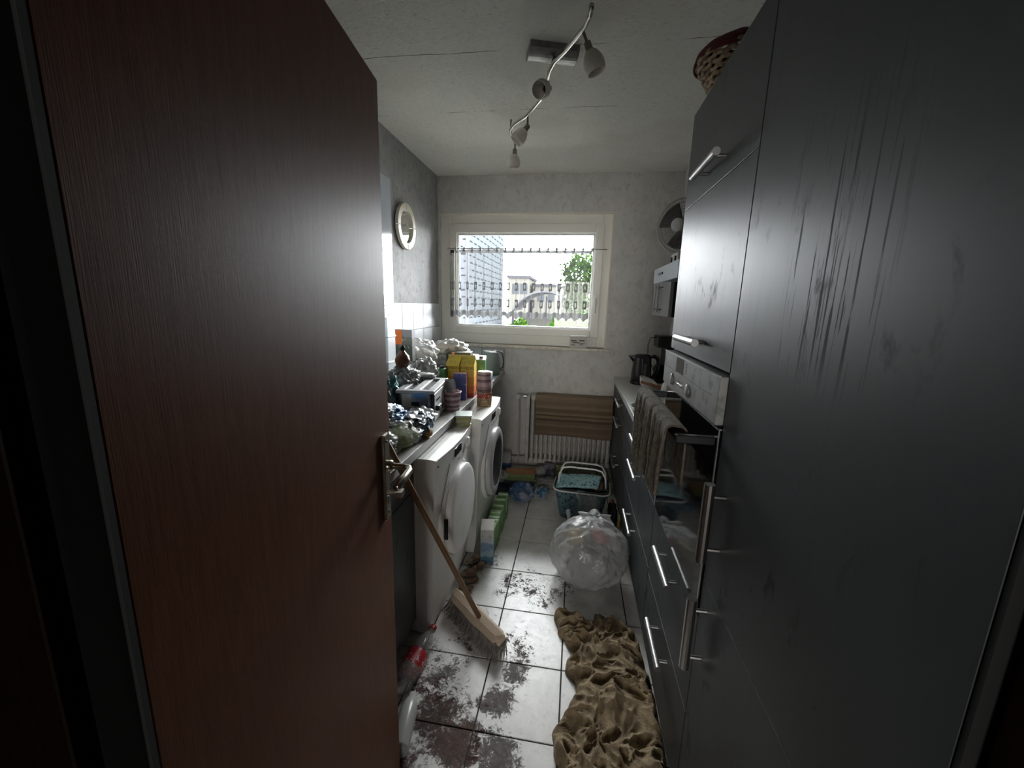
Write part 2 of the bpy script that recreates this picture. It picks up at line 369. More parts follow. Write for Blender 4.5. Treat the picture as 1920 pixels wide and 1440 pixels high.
# sill
SILL = struct(MB().box(WX0 - .01, .305, YB - .05, YB + .045, WZ0 - .026, WZ0).build('trim_2', mat('cream_stone_sill', (.66, .60, .50), .35, c2=(.5, .45, .38), sc=25), bevel=.004))
# wall tiles on the left wall (three rows) and beneath the sill
tl_me = MB().box(0, .012, -.1, .1, -.1, .1).build('wall_tile', TILEW, wl, bevel=.002, seg=1); tl0 = tl_me.data
first = True
MB().box(XL, XL + .006, .45, YB, .88, 1.488).build('tile_bed', GROUT, wl)
for r in range(3):
    for k in range(15):
        y = YB - .103 - .2055 * k
        if y < .5: break
        if first: o = tl_me; first = False
        else:
            o = bpy.data.objects.new('wall_tile', tl0); C.objects.link(o); o.parent = wl; q = o.modifiers.new('bevel', 'BEVEL'); q.width = .002; q.segments = 1
        o.location = (XL, y, 1.387 - r * .2035); o.scale = (1, 1.012, 1.0)
MB().box(-1.23, -.632, YB - .005, YB, .88, 1.113).build('tile_bed', GROUT, wb)
for zc, hz in ((1.010, .198),):
    for xc, hx in ((-1.136, .094), (-.938, .1), (-.734, .1)):
        MB().box(xc - hx, xc + hx, YB - .012, YB - .001, zc - hz / 2, zc + hz / 2).build('wall_tile', TILEW, wb, bevel=.002, seg=1)
# vent grille on the shaft
vg = thing('vent_grille', 'grey ventilation grille with dark square slots high on the wall beside the tall cabinet', 'vent', (.785, 3.45, 2.28))
g = MB()
nzr = 8
g.box(-.006, 0, -.09, -.05, 0, .24).box(-.006, 0, .06, .09, 0, .24).box(-.006, 0, -.05, .06, 0, .012)
for k in range(nzr): g.box(-.006, 0, -.05, .06, .012 + k * .0285 + .0185, .012 + (k + 1) * .0285)
g.build('grille_plate', W_BACK, vg); MB().box(-.002, 0, -.05, .06, .01, .235).build('dark_opening', BLACKM, vg)

# door wall, hallway behind the camera
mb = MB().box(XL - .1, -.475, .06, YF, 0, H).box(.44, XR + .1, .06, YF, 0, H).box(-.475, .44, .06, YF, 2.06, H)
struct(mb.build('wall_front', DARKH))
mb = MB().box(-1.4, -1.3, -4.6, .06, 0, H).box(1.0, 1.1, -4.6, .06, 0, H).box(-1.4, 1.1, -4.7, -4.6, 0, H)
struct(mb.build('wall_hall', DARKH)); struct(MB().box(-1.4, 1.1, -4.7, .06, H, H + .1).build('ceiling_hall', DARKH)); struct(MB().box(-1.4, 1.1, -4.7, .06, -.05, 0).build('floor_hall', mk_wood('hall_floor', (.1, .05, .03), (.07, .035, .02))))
# door frame (lining + architraves)
mb = MB().box(-.475, -.389, .03, .213, 0, 2.06).box(-.475, -.402, .213, .231, 0, 2.06).box(-.54, -.44, .26, .275, 0, 2.12)
mb.box(.372, .44, .03, .346, 0, 2.06).box(.40, .48, .26, .275, 0, 2.12).box(-.475, .44, .03, .23, 2.02, 2.06).box(-.54, .48, .26, .275, 2.06, 2.12)
FR = struct(mb.build('trim_3', FRAMEW, bevel=.004))
MB().box(-.470, -.3925, .2312, .264, 0, 2.06).build('frame_gap_shade', BLACKM, FR)  # black strip standing in for the shade inside the hinge gap
MB().tube([(-.405, .232, .25), (-.405, .232, .33)], .008, 8).build('frame_hinge', NICKEL, FR)
MB().tube([(-.405, .232, 1.70), (-.405, .232, 1.78)], .008, 8).build('frame_hinge', NICKEL, FR)

# open door leaf: hinged at (-.391,.27), swung into the kitchen
da = math.atan2(.724, -.0956)
door = struct(thing('door_1', None, None, (-.3906, .27, 0), da)); 
L = .7305; TH = .040
MB().box(0, L, 0, TH, .008, 2.0).build('door_leaf', DOORW, door, bevel=.003)
MB().box(-.0065, -.0002, -.001, TH, .01, 1.999).build('hinge_edge_shade', BLACKM, door)  # black cover added so the leaf's hinge edge looks shaded
MB().box(L - .001, L + .002, .008, .030, .93, 1.16).build('lock_plate', NICKEL, door)
# handle set on the face towards the passage (local -y)
pl = MB().box(L - .072, L - .034, -.011, 0, .925, 1.162).build('handle_plate', NICKEL, door, bevel=.004)
lv = MB(); hx = L - .053
lv.tube([(hx, -.010, 1.075), (hx, -.028, 1.075), (hx, -.055, 1.074), (hx - .006, -.068, 1.073), (hx - .022, -.074, 1.072), (hx - .065, -.072, 1.071), (hx - .115, -.070, 1.070)], [.0095, .0085, .0085, .0092, .0095, .0098, .0092], 12)
lv.lathe([(.015, 0), (.015, .012), (.010, .014)], 16, (hx, -.011, 1.075), (0, -1, 0))
lv.build('door_handle', NICKEL, door, smooth=True)
ky = MB().box(hx - .003, hx + .003, -.012, -.0112, .968, .99).tube([(hx, -.011, 1.0), (hx, -.033, 1.0)], .004, 8).box(hx - .012, hx + .014, -.050, -.032, .990, 1.006)
ky.build('key', NICKEL, door)
sc = MB()
for z in (.945, 1.142): sc.lathe([(.004, 0), (.003, .002), (.0, .0022)], 10, (hx, -.011, z), (0, -1, 0))
sc.build('screw', BLACKP, pl)

# ================================================================== RIGHT RUN
FX = .36
def bar_handle(parent, y0, y1, z0, z1, m=STEEL, r=.0095, x=.325, name='handle', loc=(0, 0, 0)):
    """bar on two posts in front of the face x=FX; coordinates in the room"""
    a, b = Vector((x, y0, z0)), Vector((x, y1, z1)); d = (b - a).normalized(); Ln = (b - a).length
    mb = MB(); mb.tube([a, b], r, 14)
    for t in (.16, .84):
        p = a + d * Ln * t; mb.tube([p + Vector((r * .4, 0, 0)), Vector((FX + .001, p.y, p.z))], .0052, 8)
    o = mb.build(name, m, None, smooth=False); 
    W = Vector(loc)
    for v in o.data.vertices: v.co -= W
    o.parent = parent; return o
def front(parent, name, y0, y1, z0, z1, W, g=.0018, edge=True):
    o = MB().box(FX, FX + .019, y0 + g, y1 - g, z0 + g, z1 - g).build(name, FRONT, parent, bevel=.0012, world=False)
    for v in o.data.vertices: v.co -= Vector(W)
    if edge:
        e = MB().box(FX + .0005, FX + .018, y0 + g + .001, y1 - g - .001, z1 - g - .0005, z1 - g + .0006).build('front_edge', EDGE, o)
        for v in e.data.vertices: v.co -= Vector(W)
    return o
def cabinet(name, label, y0, y1, z1, W, group=None):
    t = thing(name, label, 'cabinet', W, 0, group); return t
# two drawer units
for (y0, y1, lab) in ((1.622, 2.52, 'anthracite drawer unit with bar handles beside the oven column'), (2.524, 3.42, 'anthracite drawer unit farthest right, beside the radiator')):
    W = (.66, (y0 + y1) / 2, 0); t = thing('drawer_cabinet', lab, 'cabinet', W, 0, 'anthracite drawer units under the right worktop')
    MB().box(FX + .021, XR - .002, y0, y1, .10, .858).build('carcass', CARC, t, world=True)
    MB().box(.415, .43, y0, y1, 0, .10).build('plinth', CARC, t, world=True)
    for z0, z1, hz in ((.10, .415, .36), (.415, .70, .662), (.70, .858, .812)):
        d = front(t, 'drawer', y0, y1, z0, z1, W); yc = (y0 + y1) / 2 + .02
        bar_handle(d, yc - .13, yc + .13, hz, hz, STEEL, .009, loc=W)
f = MB().box(FX + .001, FX + .019, 3.424, YB - .003, .10, .858).build('filler_panel', FRONT, None, bevel=.001, loc=(.37, 3.52, .10))
tag(f, 'narrow anthracite filler strip between drawer unit and back wall', 'panel')
# worktop
o = MB().box(.348, .783, 1.622, YB - .002, .862, .90).box(.783, XR - .002, 1.622, 2.926, .862, .90).build('worktop', WTOP, None, bevel=.003, loc=(.6, 2.6, .862))
tag(o, 'pale grey worktop on the right carrying the kettle and the hob', 'worktop')
MB().box(.3465, .3485, 1.622, YB - .003, .8955, .8995).build('worktop_edge_strip', EDGE, o, loc=(0, 0, 0)).location = (-.6, -2.6, -.862)
# hob
hb = thing('hob', 'black glass hob with steel side rails sunk in the right worktop', 'hob', (.63, 2.35, .90))
MB().box(-.22, .22, -.28, .28, .0003, .005).build('glass_plate', BGLASS, hb, bevel=.002)
for a in (-.232, .215): MB().box(a, a + .017, -.28, .28, .0003, .009).build('steel_rail', STEEL, hb, bevel=.002)
# tall oven column
W = (.66, 1.311, 0); oc = thing('tall_oven_cabinet', 'tall anthracite cabinet column holding the built-in oven', 'cabinet', W, 0)
y0, y1 = 1.002, 1.619
MB().box(FX + .021, XR - .002, y0, y1, .10, .700).box(FX + .021, XR - .002, y0, y1, 1.356, 2.148).box(FX + .05, XR - .002, y0, y0 + .018, .70, 1.356).box(FX + .02, XR - .002, y1 - .016, y1, .70, 1.356).box(.90, XR - .002, y0 + .018, y1 - .016, .70, 1.356).build('carcass', CARC, oc, world=True)
MB().box(.415, .43, y0, y1, 0, .10).build('plinth', CARC, oc, world=True)
for z0, z1, nm, hz in ((.10, .397, 'drawer', .342), (.397, .702, 'drawer', .642), (1.353, 1.838, 'door', 1.408), (1.838, 2.15, 'flap_door', 1.893)):
    d = front(oc, nm, y0, y1, z0, z1, W); bar_handle(d, 1.185, 1.405, hz, hz, STEEL, .0105, loc=W)
# fridge column
W = (.66, .70, 0); fc = thing('tall_fridge_cabinet', 'tall anthracite cabinet column nearest the doorway with smeared door and upright handles', 'cabinet', W, 0)
MB().box(FX + .021, XR - .002, .357, .998, .10, 2.148).build('carcass', CARC, fc, world=True)
MB().box(.415, .43, .357, .998, 0, .10).build('plinth', CARC, fc, world=True)
MB().box(.361, .379, .3515, .3570, .10, 2.148).build('side_gap_shade', BLACKM, fc, world=True)  # black strip put in as the shade between cabinet and door frame
d = front(fc, 'upper_door', .357, 1.002, .822, 2.15, W); bar_handle(d, .928, .928, .912, 1.108, SSTEEL, .0125, .322, loc=W)
d = front(fc, 'lower_door', .357, 1.002, .10, .822, W); bar_handle(d, .948, .948, .595, .795, SSTEEL, .0125, .322, loc=W)

# oven
ov = thing('built_in_oven', 'built-in oven with smeared steel control panel and black glass door', 'oven', (.64, 1.311, .703))
MB().box(.385, .88, 1.03, 1.59, .712, 1.345).build('oven_body', BLACKM, ov, world=True)
cp_ = MB().box(.342, .384, 1.006, 1.612, 1.226, 1.345).build('control_panel', OVENP, ov, bevel=.002, world=True)
MB().box(.3405, .344, 1.007, 1.611, 1.3425, 1.3465).build('top_trim', EDGE, cp_, world=False).location = (-.64, -1.311, -.703)
def sub(mb, name, m, parent, bevel=0, smooth=False):
    o = mb.build(name, m, None, bevel=bevel, smooth=smooth); o.parent = parent; o.location = (-.64, -1.311, -.703); return o
sub(MB().box(.3412, .343, 1.338, 1.430, 1.292, 1.341), 'display', BGLASS, cp_)
sub(MB().box(.3414, .343, 1.05, 1.337, 1.2905, 1.292).box(.3414, .343, 1.431, 1.60, 1.2905, 1.292), 'panel_groove', BLACKP, cp_)
for yk in (1.265, 1.468):
    sub(MB().lathe([(.019, 0), (.0185, .004), (.016, .0055), (.0, .006)], 28, (.342, yk, 1.258), (-1, 0, 0)), 'knob', OVENP, cp_, smooth=True)
    sub(MB().lathe([(.0205, 0), (.0205, .0006)], 28, (.342, yk, 1.258), (-1, 0, 0)), 'knob_ring', BLACKP, cp_)
sub(MB().box(.339, .343, 1.33, 1.40, 1.252, 1.259), 'button', CHROME, cp_, .001)
sub(MB().box(.3415, .343, 1.335, 1.395, 1.264, 1.268), 'button_row', BLACKP, cp_)
tk = MB()
for k in range(4): tk.box(.3415, .343, 1.300, 1.308, 1.302 + .009 * k, 1.307 + .009 * k)
for yk in (1.265, 1.468):
    for a in range(-3, 4): tk.box(.3415, .343, yk + .027 * math.sin(a * .6) - .001, yk + .027 * math.sin(a * .6) + .001, 1.258 + .027 * math.cos(a * .6) - .001, 1.258 + .027 * math.cos(a * .6) + .001)
sub(tk, 'printed_marks', BLACKP, cp_)['kind'] = 'stuff'
od = MB().box(.356, .384, 1.006, 1.612, .708, 1.213).build('oven_door', BGLASS, ov, bevel=.002, world=True)
sub(MB().box(.354, .384, 1.006, 1.612, 1.2135, 1.2175).box(.3545, .3565, 1.006, 1.012, .708, 1.213).box(.3545, .3565, 1.606, 1.612, .708, 1.213), 'door_trim', EDGE, od)
hm = MB(); hm.box(.262, .284, 1.03, 1.588, 1.172, 1.188); hm.box(.262, .357, 1.024, 1.044, 1.168, 1.190).box(.262, .357, 1.574, 1.594, 1.168, 1.190)
sub(hm, 'door_handle', mat('dark_steel', (.045, .045, .048), .4, 1), od, .003)

# towel over the oven handle
TWL = mat('olive_grey_terry', (.19, .165, .12), .95, c2=(.12, .10, .072), sc=60, lo=.4, hi=.6, bp=(260, .7, .006))
def towel_pt(u, v):
    y = 1.07 + (1.582 - 1.07) * u
    Lf, Lb = .215 + .085 * u + .010 * math.sin(u * 11) - .02 * (u > .9), .17
    s = -Lb + (Lf + Lb) * v
    fold = (.0065 * math.sin(u * 38 + 1.3 * math.sin(u * 7) + v * 1.5) + .0035 * math.sin(u * 81 + 2 - v * 2)) * (.7 + .6 * nz((u * 6, v * 2, 8)))
    k = min(1, max(0, s / .08)); ks = min(1, max(0, -s / .08))
    if s > 0: x = .272 - .022 * min(1, s / .02) - fold * k - .010 * s / .3; z = 1.1985 - max(0, s - .012) + fold * .2 * (1 - k)
    else: x = .274 + .024 * min(1, -s / .02) + fold * .25 * ks; z = 1.1985 - max(0, -s - .012)
    y2 = y + (.02 * (1 - u) - .035 * u + .01 * math.sin(u * 12)) * max(0, s) / .3
    x -= .004 * nz((u * 8, v * 6, 1)) * k
    return (x, y2, z + .006 * nz((u * 9, 0, 4)) * (1 if s > .1 else 0))
tw = MB().grid(towel_pt, 150, 60).build('hand_towel', TWL, None, smooth=True, solid=.005, loc=(.27, 1.33, .9))
tag(tw, 'olive grey terry towel draped over the oven handle', 'towel')
cr = MB().tube([(.266, 1.20, .905), (.262, 1.19, .87), (.268, 1.18, .835), (.264, 1.175, .815)], [.004, .005, .004, .003], 8)

# hood, fan on it, wall cabinet beyond
hd_ = thing('extractor_hood', 'slim white extractor hood with pull-out front under the table fan', 'hood', (.74, 2.58, 1.66))
MB().box(.54, XR - .003, 2.25, 2.905, 1.672, 1.735).build('hood_body', mat('hood_grey', (.4, .41, .42), .35, .5), hd_, bevel=.002, world=True)
p_ = MB().box(.495, .515, 2.24, 2.91, 1.655, 1.748).build('front_panel', mat('pale_hood_front', (.62, .66, .70), .3, .3), hd_, bevel=.003, world=True)
MB().box(.489, .4955, 2.62, 2.74, 1.700, 1.712).build('grip', BLACKP, p_).location = (-.74, -2.58, -1.66)
MB().box(.515, .54, 2.26, 2.89, 1.68, 1.73).build('slide_out', CARC, hd_, world=True)
wc = thing('wall_cabinet', 'small grey wall cabinet with upright bar handles below and beyond the extractor hood', 'cabinet', (.69, 3.24, 1.44))
MB().box(.632, .783, 2.915, 3.56, 1.44, 1.70).build('carcass', CARC, wc, world=True)
for a, b in ((2.917, 3.235), (3.24, 3.558)):
    d = MB().box(.612, .631, a, b, 1.442, 1.698).build('door', mat('pale_grey_front', (.33, .34, .35), .35), wc, bevel=.001, world=True)
    for c_ in (a, b - .012): MB().box(.608, .6125, c_, c_ + .012, 1.442, 1.698).build('edge_profile', EDGE, d).location = (-.69, -3.24, -1.44)
    mb = MB(); yh = b - .06 if a < 3 else a + .06
    mb.tube([(.578, yh, 1.47), (.578, yh, 1.67)], .006, 10)
    for z in (1.49, 1.65): mb.tube([(.578, yh, z), (.612, yh, z)], .005, 8)
    mb.build('handle', SSTEEL, d).location = (-.69, -3.24, -1.44)

fan = thing('table_fan', 'round white table fan with wire guard tilted on top of the extractor hood', 'fan', (.60, 2.58, 1.7355))
fb = MB(); fb.box(-.085, .12, -.13, .15, 0, .018); fb.build('base', WHITEP, fan, bevel=.006)
bx = MB(); bx.box(-.055, .02, -.06, .10, .018, .082); bo = bx.build('control_box', WHITEP, fan, bevel=.006)
for y in (-.03, .07): MB().box(-.063, -.055, y - .012, y + .012, .035, .062).build('switch', BLACKP, bo, bevel=.002)
MB().tube([(.03, 0, .018), (.035, 0, .10), (.05, 0, .16)], [.018, .014, .012], 12).build('neck', WHITEP, fan, smooth=True)
FD = Vector((-.62, -.76, -.05)).normalized(); FC = Vector((-.045, -.04, .225))
MB().lathe([(.0, -.075), (.04, -.07), (.05, -.04), (.048, .0), (.03, .02)], 20, FC + FD * -.05, FD).build('motor', WHITEP, fan, smooth=True)
WIRE = mat('dark_dusty_wire', (.20, .19, .175), .6)
q = FD.to_track_quat('Z', 'Y'); RF = .145
gm = MB()
for sgn in (1, -1):
    for k in range(64):
        a = 2 * PI * k / 64; u = Vector((math.cos(a), math.sin(a), 0))
        pts = [FC + q @ (u * (RF * t) + Vector((0, 0, sgn * (.052 * math.cos(t * PI / 2) - .008)))) for t in (.26, .5, .75, 1)]
        gm.tube(pts, .0009, 4, False)
    for t in (.35, .6, .85):
        pts = [FC + q @ (Vector((math.cos(b), math.sin(b), 0)) * RF * t + Vector((0, 0, sgn * (.052 * math.cos(t * PI / 2) - .008)))) for b in [2 * PI * j / 40 for j in range(41)]]
        gm.tube(pts, .0008, 4, False)
g_ = gm.build('wire_guard', WIRE, fan); g_['kind'] = 'stuff'
pts = [FC + q @ (Vector((math.cos(b), math.sin(b), 0)) * RF) for b in [2 * PI * j / 48 for j in range(49)]]
MB().tube(pts, .0045, 8, False).build('guard_rim', mat('pale_rim', (.5, .5, .48), .4), fan, smooth=True)
MB().lathe([(.036, 0), (.035, .008), (.025, .012), (.0, .013)], 28, FC + FD * .044, FD, ).build('centre_badge', WHITEP, fan, smooth=True)
for k in range(3):
    a0 = k * 2 * PI / 3 + .4
    def bl(u, v, a0=a0):
        rr = .03 + (RF * .88 - .03) * u; a = a0 + (v - .5) * (1.5 - .2 * u) ; return FC + q @ Vector((rr * math.cos(a), rr * math.sin(a), .018 * (v - .5) * 2 - .004))
    MB().grid(bl, 8, 10).build('fan_blade', mat('smoky_blade', (.07, .065, .06), .3), fan, smooth=True, solid=.002)

# kettle
KP = mat('black_kettle_plastic', (.018, .018, .020), .22)
kt = thing('kettle', 'black electric kettle at the window end of the right worktop', 'kettle', (.535, 3.33, .90), R(8))
MB().lathe([(.082, 0), (.085, .006), (.084, .02), (.078, .024)], 32, cap=True).build('power_base', KP, kt, smooth=False, bevel=.001)
kb = MB().lathe([(.074, .025), (.078, .03), (.077, .08), (.068, .20), (.066, .225), (.05, .236), (.0, .238)], 32)
kb.build('body', KP, kt, smooth=True)
MB().add([(-.062, -.022, .195), (-.062, .022, .195), (-.066, .016, .228), (-.066, -.016, .228), (-.115, 0, .226), (-.075, 0, .175)], [(0, 3, 4), (1, 4, 2), (3, 2, 4), (0, 4, 5), (1, 5, 4), (0, 5, 1), (0, 1, 2, 3)]).build('spout', KP, kt)
MB().tube([(.058, 0, .218), (.095, 0, .222), (.122, 0, .20), (.130, 0, .15), (.118, 0, .09), (.090, 0, .055), (.074, 0, .05)], [.014, .015, .0155, .015, .014, .012, .011], 12).build('handle', KP, kt, smooth=True)
MB().box(-.012, .012, -.0795, -.0745, .075, .17).build('water_gauge', mat('grey_gauge', (.10, .10, .11), .15), kt, bevel=.002)

# white bowl, spray bottle, pan, flat pan, plate, coffee maker
bw = MB().lathe([(.0, .004), (.035, .0), (.048, .012), (.068, .05), (.072, .056), (.069, .056), (.046, .016), (.0, .010)], 32)
o = bw.build('bowl', WHITEP, None, smooth=True); o.location = (.535, 3.11, .9175); o.rotation_euler = (R(10), R(22), 0); tag(o, 'white plastic bowl tipped over in front of the kettle', 'bowl')
o = MB().box(-.055, .055, -.10, .10, 0, .012).build('chopping_board', WHITEP, None, bevel=.004); o.location = (.70, 3.13, .9445); o.rotation_euler = (R(0), R(-38), R(-12)); tag(o, 'white plastic board leaning beside the tipped bowl', 'board')
sb = thing('spray_bottle', 'white plastic bottle with black cap standing behind the draped towel', 'bottle', (.622, 2.795, .90))
MB().lathe([(.033, 0), (.036, .006), (.036, .075), (.030, .100), (.014, .122), (.013, .134), (0, .134)], 24).build('body', WHITEP, sb, smooth=True)
MB().lathe([(.0155, .130), (.0155, .150), (.013, .156), (0, .157)], 18).build('cap', BLACKP, sb, smooth=True)
pn = thing('saucepan', 'pan with reddish wooden handle lying on the right worktop', 'pan', (.69, 2.87, .90))
MB().lathe([(.0, .002), (.085, .002), (.09, .006), (.092, .05), (.088, .05), (.086, .008), (0, .006)], 32).build('pan_body', BLACKP, pn, smooth=True).location = (.08, -.02, 0)
MB().tube([(-.01, -.01, .040), (-.07, .03, .050), (-.14, .09, .062), (-.205, .125, .074)], [.008, .0115, .012, .010], 12).build('handle', mat('red_brown_wood', (.22, .075, .035), .45), pn, smooth=True)
fp = thing('crepe_pan', 'flat round dark pan overhanging the front of the hob', 'pan', (.455, 2.42, .912))
MB().lathe([(0, .0), (.092, .0), (.108, .012), (.112, .013), (.110, .016), (.09, .0045), (0, .004)], 40).build('pan_body', BLACKP, fp, smooth=True)
MB().lathe([(0, .005), (.088, .0052)], 32).build('greasy_surface', mat('greasy_pan', (.16, .155, .14), .25, .5, c2=(.3, .3, .28), sc=30), fp)
MB().tube([(.104, -.0, .012), (.17, 0, .02), (.26, .01, .026)], [.006, .009, .009], 10).build('handle', BLACKP, fp, smooth=True)
cm = thing('coffee_maker', 'black appliance beyond the tall oven column on the right worktop', 'coffee maker', (.705, 3.46, .90))
cb = MB().box(-.055, .07, -.09, .09, 0, .03).box(.01, .07, -.09, .09, .03, .29).box(-.055, .07, -.09, .09, .29, .38)
cb.build('body', BLACKP, cm, bevel=.005); MB().lathe([(.03, .035), (.043, .06), (.043, .12), (.03, .14)], 20, (-.015, 0, 0)).build('jug', BGLASS, cm, smooth=True)
o = MB().tube([(.650, 3.44, 1.27), (.60, 3.43, 1.262), (.585, 3.43, 1.20), (.59, 3.43, 1.12), (.625, 3.435, 1.04), (.65, 3.45, .99)], .0035, 8).build('cable', BLACKP, None, smooth=True, loc=(.6, 3.43, 1.0))
tag(o, 'thin black cable looping beside the black appliance', 'cable')

# basket on the tall cabinet
wk = thing('wicker_basket', 'small wicker basket lined with dark red cloth on top of the tall cabinet', 'basket', (.418, 1.475, 2.151))
WK = mat('pale_wicker', (.40, .31, .20), .7, c2=(.16, .10, .06), sc=60)
for k in range(7):
    z = .010 + k * .0125; r = .050 + .0068 * k; pts = []
    for j in range(73):
        a = 2 * PI * j / 72; rr = r + .003 * math.sin(a * 14 + k * PI); pts.append((rr * math.cos(a), rr * math.sin(a) * 1.2, z + .0018 * math.sin(a * 14 + k * PI)))
    MB().tube(pts, .0068, 7, False).build('wicker_strand', WK, wk, smooth=True)
MB().lathe([(.045, 0), (.05, .004)], 24, cap=True).build('basket_bottom', WK, wk)
def cl(u, v):
    a = 2 * PI * u; r = .098 - .070 * v + .005 * math.sin(a * 5); sl_ = .020 * math.cos(a)
    return (r * math.cos(a), r * math.sin(a) * 1.2, .090 + .045 * math.sin(v * PI * .6) - sl_ * (1 - v) * .5 + .007 * math.sin(a * 4 + 1) - .014 * (v < .05))
MB().grid(cl, 64, 14).build('cloth_lining', mat('dark_red_cloth', (.11, .018, .020), .9, c2=(.28, .18, .16), sc=14, lo=.60, hi=.64), wk, smooth=True, solid=.004)

# ================================================================== LEFT RUN
wt = MB().box(XL + .013, -.622, .45, YB - .014, .862, .90).build('worktop', WTOP, None, bevel=.003, loc=(-.9, 2, .862))
tag(wt, 'grey worktop on the left piled with packs, bags and the toaster', 'worktop')
MB().box(-.6225, -.6205, .45, YB - .014, .864, .8995).build('worktop_edge_strip', mat('worn_edge', (.42, .41, .40), .45), wt).location = (.9, -2, -.862)
LC = thing('lower_cabinet', 'dark grey lower cabinet between the wooden door and the white dryer', 'cabinet', (-.93, 1.0, 0))
def lsub(mb, name, m, parent, bevel=0): o = mb.build(name, m, None, bevel=bevel); o.parent = parent; o.location = (.93, -1.0, 0); return o
MB().box(XL + .014, -.658, .46, 1.515, .10, .858).box(-.70, -.685, .46, 1.515, 0, .10).build('carcass', CARC, LC, world=True)
for a, b in ((.462, .985), (.989, 1.513)):
    for nm, z0, z1 in (('drawer', .722, .856), ('door', .102, .718)):
        lsub(MB().box(-.657, -.638, a, b, z0, z1), nm, FRONT, LC, .0012)
# upper glossy wall cabinet
UC = thing('wall_cabinet', 'glossy pale blue-grey wall cabinet just visible past the wooden door edge', 'cabinet', (-1.07, 1.5, 1.455))
GL = mat('glossy_pale_front', (.50, .54, .58), .08)
MB().box(XL + .001, -.922, .95, 1.938, 1.457, 2.06).build('carcass', WHITEP, UC, world=True)
for a, b in ((.952, 1.44), (1.444, 1.938)): MB().box(-.920, -.900, a, b, 1.480, 2.06).build('door', GL, UC, bevel=.0015, world=True)
MB().box(-1.23, -.904, .96, 1.93, 1.440, 1.4565).box(-.918, -.902, .952, 1.936, 1.457, 1.474).build('light_pelmet', mat('pelmet_grey', (.45, .46, .46), .3, .4), UC, world=True)

